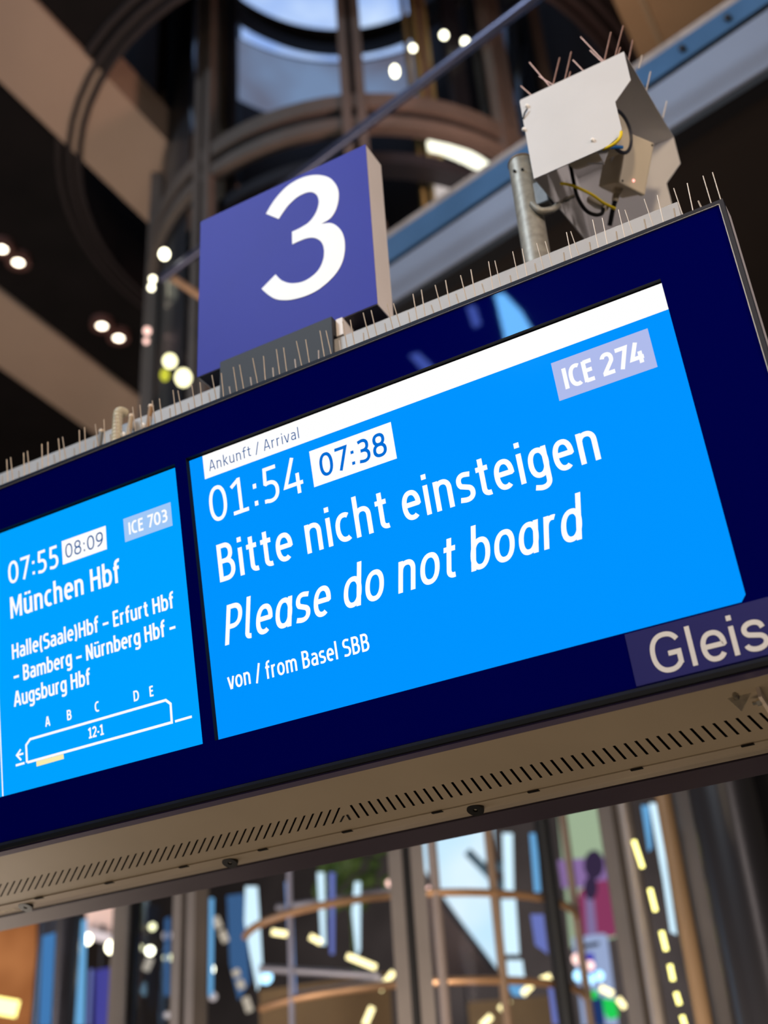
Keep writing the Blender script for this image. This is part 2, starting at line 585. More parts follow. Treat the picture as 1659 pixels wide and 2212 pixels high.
# ceiling beams: pale soffits running away from the viewer
M_SOFFIT = mat('taupe_beam_plaster', (168, 146, 130), .75, 0, .25, var=.05, scale=.8)
for i, (xa, xb, yb) in enumerate(((-4.41, -3.58, 3.62), (-7.37, -6.41, 16.0), (0.62, 1.66, 12.0))):
    m = MB()
    m.box(xa, xb, -9.5, yb if i else 16.0, CEIL - .05, CEIL + .4)
    struct(m.build('trim_%d' % (i + 2), M_SOFFIT if i < 2 else mat('beige_beam_plaster', (150, 132, 104), .75, 0, .25, var=.06, scale=1.2)))

sa, sb = at_z(1386, 0, CEIL - .06), at_z(1414, 108, CEIL - .06)
m = MB(); m.box(sa.x - .02, sa.x + .02, 2.0, 10.0, CEIL - .07, CEIL - .05)
struct(m.build('trim_5', mat('pale_seam_strip', (150, 140, 116), .7)))

# round glazed daylight window behind the tower, above the opening

A0 = rad(-26.9)                                   # bearing of the tower from the viewpoint
CZ = C_CAM.z


def noise_glow(name, c0, c1, strength, scale):
    mm = glow(name, (255, 255, 255), strength)
    nt = mm.node_tree
    tc = nt.nodes.new('ShaderNodeTexCoord')
    no = nt.nodes.new('ShaderNodeTexNoise')
    no.inputs['Scale'].default_value = scale
    ra = nt.nodes.new('ShaderNodeValToRGB')
    ra.color_ramp.elements[0].position = .35
    ra.color_ramp.elements[1].position = .68
    ra.color_ramp.elements[0].color = (*lin(c0), 1)
    ra.color_ramp.elements[1].color = (*lin(c1), 1)
    nt.links.new(tc.outputs['Object'], no.inputs['Vector'])
    nt.links.new(no.outputs['Fac'], ra.inputs['Fac'])
    nt.links.new(ra.outputs['Color'], nt.nodes['Principled BSDF'].inputs['Emission Color'])
    return mm


M_SKYGLOW = noise_glow('daylight_pane', (146, 176, 232), (206, 224, 248), 1.15, .9)
M_FROST = noise_glow('frosted_daylight_pane', (100, 98, 112), (118, 138, 168), 1.1, .8)
m = MB()
m.shell(TOWER, 2.42, CZ + 13.9, CZ + 19.5, A0 - rad(40), A0 + rad(23), 24)
w1 = struct(m.build('window_1', M_SKYGLOW))
m = MB()
m.shell(TOWER, 2.30, CZ + 12.5, CZ + 13.7, A0 - rad(40), A0 + rad(24), 24)
m.build('frosted_pane', M_FROST, w1)
m = MB()
for a in (-40, -2, 23):
    aa = A0 + rad(a)
    m.box(TOWER.x + 2.36 * sin(aa) - .05, TOWER.x + 2.36 * sin(aa) + .05, TOWER.y + 2.36 * cos(aa) - .05, TOWER.y + 2.36 * cos(aa) + .05, CZ + 10.6, CZ + 19.5)
m.build('window_frame', mat('window_frame_dark', (46, 50, 62), .5, .3), w1)

# ================================================================== THE GLASS LIFT TOWER
tw = thing('lift_tower', 'round glass lift tower with steel ring bands rising behind the blue number sign', 'lift tower', (TOWER.x, TOWER.y, FLOOR))
M_STEEL = mat('bronze_grey_steel', (98, 90, 86), .5, .25, .5, var=.1, scale=3)
M_STEELD = mat('dark_tower_steel', (40, 40, 46), .45, .3, .5, var=.1, scale=3)
M_WEB = mat('black_mullion_web', (20, 19, 22), .6, 0, .3, var=.1, scale=3)
TOP = CZ + 20
for h in (8.0, 13.95):
    z = CZ + h
    m = MB(); m.ring(TOWER, TR - .06, TR + .05, z - .15, z)
    m.build('ring_band', M_STEEL, tw)
    m = MB(); m.ring(TOWER, TR - .10, TR + .0, z - .27, z - .15)
    m.build('ring_gasket', M_WEB, tw)
    m = MB(); m.ring(TOWER, TR - .06, TR + .05, z - .38, z - .27)
    m.build('ring_band', M_STEEL, tw)
    m = MB(); m.ring(TOWER, TR - .30, TR - .12, z - .62, z - .5)
    m.build('inner_ring', M_STEELD, tw)
for k in (0, 1, 2, 3, 6, 7, 8):
    a = A0 + pi + rad(40 * k)
    rot = Matrix.Translation((TOWER.x, TOWER.y, 0)) @ Matrix.Rotation(-a, 4, 'Z')
    m = MB()
    m.cur = 0
    m.box(-.10, -.024, TR - .04, TR + .07, FLOOR, TOP)
    m.box(.024, .10, TR - .04, TR + .07, FLOOR, TOP)
    m.cur = 1
    m.box(-.024, .024, TR - .08, TR + .02, FLOOR, TOP)
    m.build('mullion', [M_STEEL, M_WEB], tw, xf=rot)
m = MB(); m.shell(TOWER, TR - .02, FLOOR, TOP, n=96)
m.build('glass_skin', glass('tower_glass', (.93, .955, .985), .05, .04), tw, smooth=True)


def near_tower(px, py, r):
    """where the sight line first meets the upright cylinder of radius r about the tower"""
    d = ray(px, py)
    h = Vector((d.x, d.y)); o = Vector((C_CAM.x - TOWER.x, C_CAM.y - TOWER.y))
    A, B, Cc = h.dot(h), 2 * h.dot(o), o.dot(o) - r * r
    q = max(B * B - 4 * A * Cc, 0)
    t = (-B - math.sqrt(q)) / (2 * A)
    return C_CAM + d * t


# inner lift frame: posts, guard rings, guide rails
for h, r, a0, a1 in ((1.74, 1.17, -78, 84), (1.22, 1.15, -60, 84)):
    m = MB()
    m.tube([(TOWER.x + r * sin(A0 + pi + rad(-a)), TOWER.y + r * cos(A0 + pi + rad(-a)), CZ + h) for a in range(a0, a1 + 1, 6)], .026, 8)
    m.build('guard_ring', mat('bronze_rail', (150, 112, 80), .4, .5, .5, var=.1, scale=4), tw, smooth=True)
for px, py, w, c in ((627, 2000, .018, (136, 132, 146)), (953, 2080, .034, (128, 112, 104)), (1075, 2000, .03, (120, 96, 76)), (1248, 2000, .03, (120, 100, 86))):
    p = near_tower(px, py, 1.16)
    m = MB(); m.tube([(p.x, p.y, FLOOR), (p.x, p.y, CZ + 7.4)], w, 10)
    m.build('lift_post', mat('lift_post_%d_paint' % px, c, .4, .3, .5, var=.06, scale=4), tw, smooth=True)
for px, py, w, c in ((905, 350, .03, (140, 124, 80)), (938, 350, .07, (150, 120, 106)), (905, 60, .16, (62, 62, 70)), (1030, 100, .12, (96, 94, 98)), (985, 150, .20, (44, 42, 48)),
                     (455, 150, .18, (58, 56, 58)), (478, 300, .06, (112, 98, 84)), (500, 100, .10, (64, 62, 72)), (470, 620, .05, (130, 104, 84)), (655, 400, .16, (84, 84, 84)), (560, 420, .10, (74, 72, 70)), (440, 460, .06, (104, 92, 82))):
    p = near_tower(px, py, 1.55)
    a = math.atan2(p.x - TOWER.x, p.y - TOWER.y)
    m = MB(); m.box(-w / 2, w / 2, 1.52, 1.58, CZ + 5.0, CZ + 7.5 if (py > 350 and px > 500) else TOP)
    m.build('guide_rail', mat('guide_rail_%d_paint' % px, c, .5, .2, .4, var=.08, scale=3), tw,
            xf=Matrix.Translation((TOWER.x, TOWER.y, 0)) @ Matrix.Rotation(-a, 4, 'Z'))
for px0, px1, c in ((322, 345, (70, 72, 76)), (345, 382, (92, 88, 84)), (382, 408, (58, 58, 62)), (424, 450, (82, 76, 70))):
    p0, p1 = near_tower(px0, 350, 1.93), near_tower(px1, 350, 1.93)
    a0 = math.atan2(p0.x - TOWER.x, p0.y - TOWER.y); a1 = math.atan2(p1.x - TOWER.x, p1.y - TOWER.y)
    m = MB(); m.shell(TOWER, 1.93, CZ + 4.0, TOP, a0, a1, 6)
    m.build('side_panel', mat('side_panel_%d_metal' % px0, c, .4, .3, .5, var=.12, scale=1.2), tw)
# bright cove lamp curving inside the tower and the pale panel under it
cpts = [near_tower(x, y, 1.62) for x, y in ((928, 312), (960, 319), (995, 333), (1030, 352), (1064, 376), (1100, 402))]
m = MB(); m.tube(cpts, .062, 10)
m.build('cove_lamp', glow('cove_lamp_light', (255, 246, 220), 2.2), tw, smooth=True)
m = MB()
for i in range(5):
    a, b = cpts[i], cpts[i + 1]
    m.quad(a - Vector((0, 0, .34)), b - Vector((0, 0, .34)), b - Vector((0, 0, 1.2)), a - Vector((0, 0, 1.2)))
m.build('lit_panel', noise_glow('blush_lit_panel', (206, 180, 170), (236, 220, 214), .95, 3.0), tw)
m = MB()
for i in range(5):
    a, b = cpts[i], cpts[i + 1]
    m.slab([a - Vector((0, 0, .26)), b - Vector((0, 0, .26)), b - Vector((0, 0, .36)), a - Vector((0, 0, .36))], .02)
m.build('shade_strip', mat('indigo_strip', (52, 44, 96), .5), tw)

# ================================================================== THE GALLERY AT UPPER RIGHT
gh = C_CAM.z + 5.2
g0, g1 = at_z(840, 655, gh), at_z(1659, 142, gh)
gd = (g1 - g0); gd.z = 0; gd.normalize()
gn = Vector((gd.y, -gd.x, 0))
if gn.dot(C_CAM - g0) < 0: gn = -gn


ga, gb = g0 - gd * .25, g1 + gd * 3.0
gal = thing('gallery_edge', 'grey-blue gallery edge with perforated brown soffit, behind the camera hood', 'gallery', tuple(ga))
L_G = (gb - ga).length


def zline(pA, pB, out):
    """heights of an edge at both ends of the gallery, read from two of its points"""
    r_ = []
    for px, py in (pA, pB):
        q_ = at_plane(px, py, ga + gn * out, gn)
        r_.append(((q_ - ga).dot(gd), q_.z))
    (s0, z0), (s1, z1) = r_
    k = (z1 - z0) / (s1 - s0)
    return z0 - k * s0, z0 + k * (L_G - s0)


def gbar(name, za, zb, out, depth, mm):
    b = MB()
    p, q_ = ga + gn * out, gb + gn * out
    u, v = p - gn * depth, q_ - gn * depth
    vs = []
    for z in (za, zb):
        vs += [(p.x, p.y, z[0]), (q_.x, q_.y, z[1]), (v.x, v.y, z[1]), (u.x, u.y, z[0])]
    b.add(vs, [(0, 1, 2, 3), (7, 6, 5, 4), (0, 4, 5, 1), (1, 5, 6, 2), (2, 6, 7, 3), (3, 7, 4, 0)])
    return b.build(name, mm, gal)


def up(z, d):
    return (z[0] + d, z[1] + d)


zF0 = (gh, gh)
zF1 = zline((980, 481), (1659, 20), 0)
zS0 = zline((980, 470), (1659, 4), -.02)
zS1 = zline((945, 441), (1595, 0), -.02)
gbar('fascia', zF0, zF1, 0, .12, mat('lavender_grey_fascia', (140, 148, 168), .5, 0, .4, var=.06, scale=1.2))
gbar('shadow_joint', zF1, zS0, -.03, .1, M_BLACK)
gbar('edge_strip', zS0, zS1, -.02, .1, mat('sky_blue_edge_strip', (92, 132, 176), .3, .4, .5, var=.18, scale=1.5))  # blue reflection on the strip is put into its base colour
gbar('glass_foot', zS1, up(zS1, .09), -.05, .04, mat('frosted_glass_foot', (176, 160, 152), .7, 0, .3, var=.2, scale=9, bump=.3))
gbar('railing_glass', up(zS1, .09), up(zS1, 1.1), -.06, .015, glass('railing_glass_clear', (.93, .95, .95), .05, .02))
M_PERF = mat('perforated_brown_soffit', (52, 42, 36), .7, 0, .25)
nt = M_PERF.node_tree
tc = nt.nodes.new('ShaderNodeTexCoord'); vo = nt.nodes.new('ShaderNodeTexVoronoi'); vo.inputs['Scale'].default_value = 17; vo.inputs['Randomness'].default_value = 0
ra = nt.nodes.new('ShaderNodeValToRGB'); ra.color_ramp.interpolation = 'CONSTANT'; ra.color_ramp.elements[1].position = .28
ra.color_ramp.elements[0].color = (*lin((8, 6, 6)), 1); ra.color_ramp.elements[1].color = (*lin((40, 32, 28)), 1)
nt.links.new(tc.outputs['Object'], vo.inputs['Vector']); nt.links.new(vo.outputs['Distance'], ra.inputs['Fac']); nt.links.new(ra.outputs['Color'], nt.nodes['Principled BSDF'].inputs['Base Color'])
m = MB()
f0, f1 = ga - gn * .13, gb - gn * .13
m.prism([(f0.x, f0.y), (f1.x, f1.y), (f1.x + 1, 9.5), (.6, 9.5), (.35, 5.0)], gh + .02, gh + .10, 'Z')
m.build('soffit', M_PERF, gal)
gbar('lower_lip', up(zF0, -.05), up(zF0, .02), -.02, .12, mat('dark_lip', (24, 22, 25), .5, .2))
for px, py in ((1473, 104), (1571, 38)):
    p = at_plane(px, py, ga, gn)
    m = MB(); m.ball(p + gn * .0, .022, 8, 6)
    m.build('bolt', M_STEELD, gal)
# steel hand rail that runs from the gallery across the tower
r0, r1 = at_z(350, 602, C_CAM.z + 5.6), at_z(1150, 0, C_CAM.z + 5.6)
rd = (r1 - r0).normalized()
m = MB(); m.tube([r0, r1 + rd * 2.0], .031, 12)
tag(m.build('hand_rail', mat('slate_steel_rail', (74, 76, 98), .3, .6, .5, var=.08, scale=6), smooth=True), 'thin slate-grey steel hand rail crossing in front of the glass lift tower', 'rail')
p0, p1 = at_d(372, 600, 6.5), at_d(432, 640, 6.6)
m = MB(); m.tube([p0, p1 + (p1 - p0) * .5], .028, 8)
tag(m.build('cross_bar', mat('tan_bar', (176, 138, 108), .5, .2), smooth=True), 'short tan bar sloping behind the left edge of the blue number sign', 'bar')

# ================================================================== CEILING SPOTLIGHTS AND SMALL LAMPS
M_SPOT = glow('spot_glow', (255, 240, 214), 8.0)
M_SPOTBASE = mat('rosy_spot_ring', (96, 66, 62), .6, 0, .3)
for px, py, lab in ((3, 541, 'twin ceiling spot cut by the left edge of the photo'), (39, 570, 'twin ceiling spot at upper left, the one on the dark panel near the left edge'),
                    (220, 707, 'left one of the twin spots between the taupe beams'), (256, 733, 'right one of the twin spots between the taupe beams')):
    p = at_z(px, py, CEIL - .10)
    t = thing('ceiling_spot', lab, 'lamp', tuple(p), 'twin spotlights in the dark ceiling')
    m = MB(); m.ring((p.x, p.y), .055, .13, CEIL - .09, CEIL - .01, n=20)
    m.build('spot_ring', M_SPOTBASE, t)
    m = MB(); m.ball((p.x, p.y, CEIL - .06), .062, 12, 8, .6)
    m.build('bulb', M_SPOT, t, smooth=True)


def globe(px, py, D, r, mm, lab, group, sz=1.0):
    p = at_d(px, py, D)
    m = MB(); m.ball(p, r, 10, 8, sz)
    return tag(m.build('globe_lamp', mm, smooth=True), lab, 'lamp', group)


G1 = glow('lamp_warm_white', (255, 248, 214), 7.0)
G2 = glow('lamp_rose_white', (255, 206, 192), 2.2)
G3 = glow('lamp_pale_yellow', (250, 244, 190), 2.6)
G4 = glow('lamp_dim_grey', (190, 176, 172), 1.2)
G5 = glow('lamp_yellow_green', (196, 196, 60), 1.2)
G6 = glow('lamp_ice_blue', (170, 224, 255), 2.6)
gt = 'small lamps glowing in the lift tower'
for px, py, mm, r, sz, lab in (
        (853, 154, G1, .035, 2.0, 'oval warm lamp, lowest of four beside the sloping hand rail'),
        (892, 104, G1, .028, 1.2, 'second lowest warm lamp beside the sloping hand rail, left of the dark post'),
        (959, 76, G1, .033, 1.2, 'topmost warm lamp above the sloping hand rail'),
        (1005, 90, G1, .033, 1.2, 'warm lamp touching the upper side of the sloping hand rail'),
        (355, 549, G1, .033, 1.2, 'bright lamp high on the left edge of the lift tower'),
        (330, 603, G1, .024, 1.2, 'upper of two touching lamps on the left edge of the lift tower'),
        (327, 621, G1, .024, 1.2, 'lower of two touching lamps on the left edge of the lift tower'),
        (318, 715, G2, .03, 1.2, 'rosy lamp on the left edge of the lift tower'),
        (316, 737, G2, .022, 1.2, 'faint rosy lamp right under the other rosy one on the tower edge'),
        (367, 780, G3, .045, 1.1, 'pale yellow globe lamp left of the number sign'),
        (396, 816, G3, .052, 1.2, 'large pale yellow globe lamp just below left of the number sign'),
        (356, 810, G5, .03, 1.5, 'small yellow-green lamp beside the pale globes')):
    D = math.hypot(*(near_tower(px, py, 1.7) - C_CAM).xy) if px > 420 else (6.2 if px > 340 else 8.2)
    globe(px, py, D, r, mm, lab, gt, sz)

# ================================================================== CONCOURSE SEEN UNDER THE DISPLAY
gl = 'small lamps in the concourse at lower left'
for px, py, mm, r, lab in (
        (187, 2029, G1, .045, 'bright round lamp right of the blue-edged column'), (243, 2046, G1, .055, 'bright oval lamp under the pale shop header'),
        (299, 2003, G3, .03, 'left lamp of the pair just under the display at left'), (329, 2002, G3, .03, 'right lamp of the pair just under the display at left'),
        (303, 2047, G3, .024, 'dim lamp touching a brighter one left of the brown mullion'), (324, 2054, G1, .035, 'brightest lamp left of the brown mullion'),
        (361, 2021, G4, .04, 'pale grey lamp close to the brown mullion'), (362, 2069, G3, .035, 'cream lamp beside the left flank of the brown mullion'),
        (434, 2086, G1, .045, 'left of two bright lamps right of the brown mullion'), (450, 2094, G1, .05, 'right of two bright lamps right of the brown mullion'),
        (284, 2021, G4, .03, 'dim lamp above the blue reflection streak at left'), (254, 2199, G4, .028, 'dim lamp near the bottom edge beside the navy board'),
        (361, 2193, G4, .026, 'dim lamp near the bottom edge left of the brown mullion'), (460, 2153, G4, .034, 'dim lamp under the two bright ones'),
        (929, 1922, G2, .03, 'rosy lamp at the edge of the bright triangular window'), (841, 1908, G2, .028, 'rosy lamp on the left flank of the middle mullion'),
        (1247, 2072, G2, .045, 'rosy lamp left of the pale notice board'), (1274, 2086, G2, .04, 'rosy lamp in front of the pale notice board'),
        (1250, 2108, G6, .045, 'left ice-blue lamp in front of the pale notice board'), (1273, 2115, G6, .045, 'middle ice-blue lamp in front of the pale notice board'),
        (1295, 2108, G6, .04, 'right ice-blue lamp in front of the pale notice board'), (574, 2111, G6, .055, 'ice-blue lamp right of the slanting reflection streak')):
    globe(px, py, 10.8 if px > 1200 else 10.5, r, mm, lab, gl)

TUBE = glow('tube_cream', (250, 232, 168), 2.6)
TUBE2 = glow('tube_yellow', (246, 236, 140), 3.0)
TUBE3 = glow('tube_dim', (210, 196, 176), .8)


def tube_lamp(x0, y0, x1, y1, D, r, mm, lab, group):
    a, b = at_d(x0, y0, D), at_d(x1, y1, D)
    m = MB(); m.tube([a, b], r, 8)
    return tag(m.build('tube_lamp', mm, smooth=True), lab, 'lamp', group)


gq = 'cream tube lamps inside the glass tower'
for a in ((587, 2013, 620, 2018, 'cream tube lamp, leftmost of the falling row in the tower'), (670, 2023, 694, 2036, 'second cream tube lamp of the falling row in the tower'),
          (750, 2065, 812, 2090, 'long cream tube lamp, last of the falling row in the tower'), (820, 2138, 850, 2100, 'cream tube lamp leaning against the middle mullion'),
          (788, 2214, 804, 2176, 'cream tube lamp at the bottom edge left of the middle mullion'), (1169, 2117, 1189, 2109, 'short cream tube lamp beside the dark bar'),
          (1212, 2110, 1222, 2108, 'shortest cream tube lamp right of the dark bar'), (1129, 2147, 1148, 2128, 'cream tube lamp over the bottom tip of the reflection panels'),
          (1080, 2181, 1100, 2160, 'cream tube lamp, second from the bottom of the rising row'), (1040, 2216, 1061, 2195, 'cream tube lamp at the bottom edge, start of the rising row'),
          (1297, 2134, 1324, 2147, 'upper cream tube lamp over the pale notice board'), (1335, 2157, 1350, 2177, 'lower cream tube lamp right of the green lights')):
    tube_lamp(*a[:4], 9.4, .022, TUBE, a[4], gq)
gq = 'yellow tube lamps in a falling column'
for i, a in enumerate(((1369, 1816, 1388, 1874), (1404, 1920, 1416, 1968), (1429, 2012, 1439, 2053), (1447, 2084, 1454, 2118), (1460, 2144, 1468, 2170), (1473, 2194, 1480, 2216))):
    tube_lamp(*a, 6.55, .013, TUBE2, ('topmost', 'second from the top', 'third from the top', 'fourth from the top', 'fifth from the top', 'lowest')[i] + ' yellow tube lamp in the column by the pale pipe', gq)
t_ = tube_lamp(-60, 2163, 38, 2180, 12, .07, TUBE2, 'thick yellow tube lamp in the orange shop at the lower left corner', 'shop tube lamp')
gq = 'dim slanting tube lamps at lower left'
for a in ((263, 2075, 271, 2048, 'dim tube lamp left of the blue reflection streak, upper one'), (253, 2130, 259, 2098, 'dim tube lamp left of the blue reflection streak, lower one'),
          (314, 2096, 325, 2070, 'dim tube lamp under the brightest lamp'), (465, 1982, 474, 2004, 'dim tube lamp right of the pale blue strip, upper one'), (479, 2012, 488, 2034, 'dim tube lamp right of the pale blue strip, lower one'),
          (508, 2095, 513, 2108, 'dim tube lamp, first of three stepping down'), (517, 2118, 523, 2135, 'dim tube lamp, second of three stepping down'), (530, 2155, 540, 2185, 'dim tube lamp, last of three stepping down')):
    tube_lamp(*a[:4], 10, .03, TUBE3, a[4], gq)

# glowing strips drawn for reflections in the tower glass and on the dark column
SW = glow('reflection_white_cyan', (214, 242, 255), 1.15)
SB = glow('reflection_sky_blue', (112, 178, 228), .9)
SP = glow('reflection_periwinkle', (120, 132, 206), .8)
SD = glow('reflection_deep_blue', (66, 104, 150), .8)
gq = 'upright blue-white reflections'


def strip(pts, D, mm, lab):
    """pts: outline of one upright reflection, drawn as a glowing strip"""
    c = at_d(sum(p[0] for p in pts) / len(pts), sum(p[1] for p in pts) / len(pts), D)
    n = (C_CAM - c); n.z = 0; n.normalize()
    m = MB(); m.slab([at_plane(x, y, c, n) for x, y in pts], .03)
    return tag(m.build('reflection_streak', mm), lab, 'light strip', gq)


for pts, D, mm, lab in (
        ([(431, 1940), (462, 1940), (460, 2150), (450, 2150), (446, 2075), (430, 2075)], 9.8, SB, 'broad sky-blue reflection streak right of the brown left mullion'),
        ([(530, 1915), (556, 1915), (562, 2000), (568, 2105), (556, 2140), (540, 2060), (528, 1990)], 9.8, SW, 'broad white slanting reflection streak, brightest at lower left'),
        ([(490, 1935), (527, 1930), (540, 2120), (515, 2160), (496, 2080)], 10.1, SD, 'wide dim blue reflection streak behind the white slanting one'),
        ([(616, 1905), (629, 1905), (640, 2150), (628, 2150)], 9.6, glow('reflection_powder_blue', (140, 170, 226), .8), 'slim periwinkle reflection streak beside the grey lift post'),
        ([(685, 1885), (700, 1885), (704, 2040), (694, 2040)], 9.6, SW, 'slim white reflection streak, left of two over the falling lamp row'),
        ([(711, 1885), (723, 1885), (722, 2060), (713, 2060)], 9.7, SP, 'slim blue reflection streak between the two white ones'),
        ([(766, 1905), (779, 1905), (778, 2050), (770, 2066), (760, 1970)], 9.6, SW, 'slim white reflection streak, right of two over the falling lamp row'),
        ([(893, 1850), (906, 1850), (912, 1990), (930, 2212), (918, 2212), (902, 1990)], 8.6, SP, 'slim violet-blue reflection streak along the right flank of the middle mullion'),
        ([(1085, 1800), (1107, 1800), (1110, 1934), (1090, 1934)], 9.8, SW, 'upper panel of the pale reflection column right of the triangular window'),
        ([(1082, 1942), (1114, 1942), (1122, 2060), (1090, 2060)], 9.8, SW, 'middle panel of the pale reflection column right of the triangular window'),
        ([(1094, 2074), (1128, 2074), (1134, 2118), (1098, 2118)], 9.8, SW, 'lower panel of the pale reflection column right of the triangular window'),
        ([(1096, 2128), (1134, 2128), (1136, 2152), (1108, 2150)], 9.8, SB, 'bottom tip of the pale reflection column right of the triangular window'),
        ([(1144, 1800), (1158, 1800), (1168, 1925), (1154, 1925)], 8.8, SB, 'sky-blue reflection streak left of the black bar, upper one'),
        ([(1146, 1975), (1174, 1975), (1184, 2060), (1156, 2040)], 8.8, SP, 'violet reflection streak left of the black bar, lower one'),
        ([(1182, 2116), (1192, 2116), (1206, 2212), (1194, 2212)], 8.6, SP, 'slim violet reflection streak under the short cream lamp'),
        ([(1385, 1740), (1402, 1740), (1408, 1830), (1400, 1838)], 8.4, SB, 'short tapering blue reflection streak by the yellow lamp column'),
        ([(1402, 1735), (1424, 1735), (1440, 1870), (1462, 2018), (1448, 2012), (1432, 1900)], 8.4, SW, 'long tapering white reflection streak left of the wide brown mullion'),
        ([(168, 1990), (188, 1985), (182, 2215), (158, 2215)], 9.6, SB, 'sky-blue reflection streak down the right edge of the dark left column'),
        ([(92, 2022), (120, 2014), (110, 2215), (84, 2215)], 9.0, glow('reflection_steel_blue', (74, 134, 196), .8), 'soft blue reflection streak down the middle of the dark left column'),
        ([(193, 2095), (200, 2092), (195, 2215), (188, 2215)], 10.4, SP, 'pale violet reflection streak left of the navy board'),
        ([(277, 1990), (290, 1990), (287, 2098), (275, 2098)], 10.2, SB, 'slim sky-blue reflection streak under the pair of cream lamps'),
        ([(356, 1985), (368, 1980), (366, 2150), (354, 2150)], 10.2, SD, 'dim blue reflection streak along the left flank of the brown mullion')):
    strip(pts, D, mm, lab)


def board(pts, D, th=.04, ref=None):
    c = ref if ref is not None else at_d(pts[0][0], pts[0][1], D)
    n = (C_CAM - c); n.z = 0; n.normalize()
    return c, n


# bright triangular window behind the tower
c = at_d(1000, 1900, 13.5); n = (C_CAM - c); n.z = 0; n.normalize()
m = MB(); m.slab([at_plane(x, y, c, n) for x, y in ((760, 1660), (1060, 1640), (1076, 2092), (1066, 2085))], .05)
w2 = struct(m.build('window_2', noise_glow('window_ice_light', (205, 236, 252), (240, 252, 255), 1.1, 1.1)))
m = MB()
for a, b in (((1010, 1840), (1092, 1925)), ((1050, 1860), (1100, 1880))):
    m.tube([at_plane(*a, c + n * .12, n), at_plane(*b, c + n * .12, n)], .05, 8)
m.build('glazing_bar', mat('glazing_bar_blue_grey', (96, 128, 150), .5), w2)
m = MB(); m.tube([at_plane(740, 1662, c + n * .05, n), at_plane(1068, 2094, c + n * .05, n)], .03, 8)
m.build('window_frame', mat('window_frame_dark', (46, 50, 62), .5, .3), w2)


def upright(name, px, py, D, r, mm, lab, cat='column', z1=None):
    p = at_d(px, py, D)
    m = MB()
    m.tube([(p.x, p.y, FLOOR), (p.x, p.y, z1 if z1 is not None else p.z + 3.0)], r, 20)
    return tag(m.build(name, mm, smooth=True), lab, cat)


upright('hall_column', 1606, 1940, 6.0, .16, mat('dark_column_grey', (34, 32, 35), .35, .2, .5, var=.05, scale=2), 'thick dark grey column at the lower right edge', z1=2.9)
upright('hall_column', 1736, 1940, 6.6, .17, mat('black_column', (14, 14, 18), .35, .2, .5, var=.05, scale=2), 'black column cut by the right edge of the photo', z1=2.9)
upright('hall_column', 122, 2100, 9.3, .15, mat('dark_blue_column', (60, 60, 68), .25, .5, .6, var=.05, scale=2), 'dark blue-sheened column at lower left before the orange shop', z1=2.4)
upright('black_bar', 1192, 1950, 8.0, .05, mat('black_bar_paint', (16, 15, 17), .5), 'black upright bar right of the pale reflection column', 'bar', z1=3.4)
upright('steel_pipe', 1380, 1950, 6.9, .036, mat('pale_steel_pipe', (150, 140, 136), .3, .6, .5, var=.06, scale=4), 'pale steel pipe beside the column of yellow tube lamps', 'pipe', z1=3.4)
upright('brown_post', 1476, 1960, 6.4, .042, mat('umber_post', (110, 88, 66), .45, .1, .4, var=.06, scale=3), 'wide umber brown post between the lamp column and the right poster', 'post', z1=3.2)
#upright('brown_post', 1322, 1960, 7.2, .035, mat('umber_post_slim', (120, 92, 72), .45, .1, .4, var=.06, scale=3), 'slim brown post right of the poster with the pink jacket', 'post', z1=3.2)
#upright('grey_post', 1305, 1900, 7.6, .05, mat('grey_post_dark', (60, 58, 60), .45, .1, .4, var=.06, scale=3), 'dark grey post over the right edge of the pink-jacket poster', 'post', z1=3.2)


def panel(name, px, py, D, pts, mm, th=.05):
    c = at_d(px, py, D); n = (C_CAM - c); n.z = 0; n.normalize()
    m = MB(); m.slab([at_plane(x, y, c, n) for x, y in pts], th)
    return m.build(name, mm), c, n


def stand(par, c, px, py):
    p = at_plane(px, py, c, (Vector((C_CAM.x - c.x, C_CAM.y - c.y, 0))).normalized())
    b = MB(); b.tube([(p.x, p.y - .0, FLOOR), (p.x, p.y - .0, p.z + .05)], .02, 8)
    b.build('stand_post', M_STEELD, par)


def motif(name, par, c, n, k, pts, mm):
    cc = c + n * (.056 + .004 * k)
    m = MB(); m.slab([at_plane(x, y, cc, n) for x, y in pts], .003)
    return m.build(name, mm, par)


def oval(cx, cy, rx, ry, k=16):
    return [(cx + rx * cos(2 * pi * i / k), cy + ry * sin(2 * pi * i / k)) for i in range(k)]


# backlit posters
pa, c, n = panel('poster', 1250, 1900, 12.0, [(1204, 1740), (1310, 1720), (1336, 2022), (1232, 2046)], glow('poster_leaf_green', (184, 202, 164), .8))
stand(pa, c, 1282, 2036)
tag(pa, 'backlit poster of a dark-haired figure in a pink jacket on green and purple', 'poster')
motif('colour_field', pa, c, n, 1, [(1205, 1858), (1316, 1850), (1322, 1915), (1214, 1918)], glow('poster_purple', (160, 124, 180), .8))
motif('jacket_shape', pa, c, n, 2, [(1252, 1925), (1276, 1905), (1318, 1900), (1334, 2020), (1248, 2034), (1240, 1975)], glow('poster_pink', (158, 66, 104), .8))
motif('scarf_shape', pa, c, n, 3, [(1264, 1935), (1282, 1935), (1290, 2022), (1268, 2026)], glow('poster_lilac', (150, 128, 172), .8))
motif('hair_shape', pa, c, n, 4, oval(1283, 1868, 22, 32), glow('poster_dark_violet', (62, 48, 74), .8))
motif('hair_shape', pa, c, n, 4, oval(1276, 1918, 15, 26), glow('poster_dark_violet', (62, 48, 74), .8))
pb, c, n = panel('notice_board', 1280, 2090, 11.5, [(1236, 2026), (1304, 2016), (1312, 2022), (1336, 2215), (1258, 2215)], glow('board_pale_blue', (170, 184, 218), .9))
stand(pb, c, 1296, 2210)
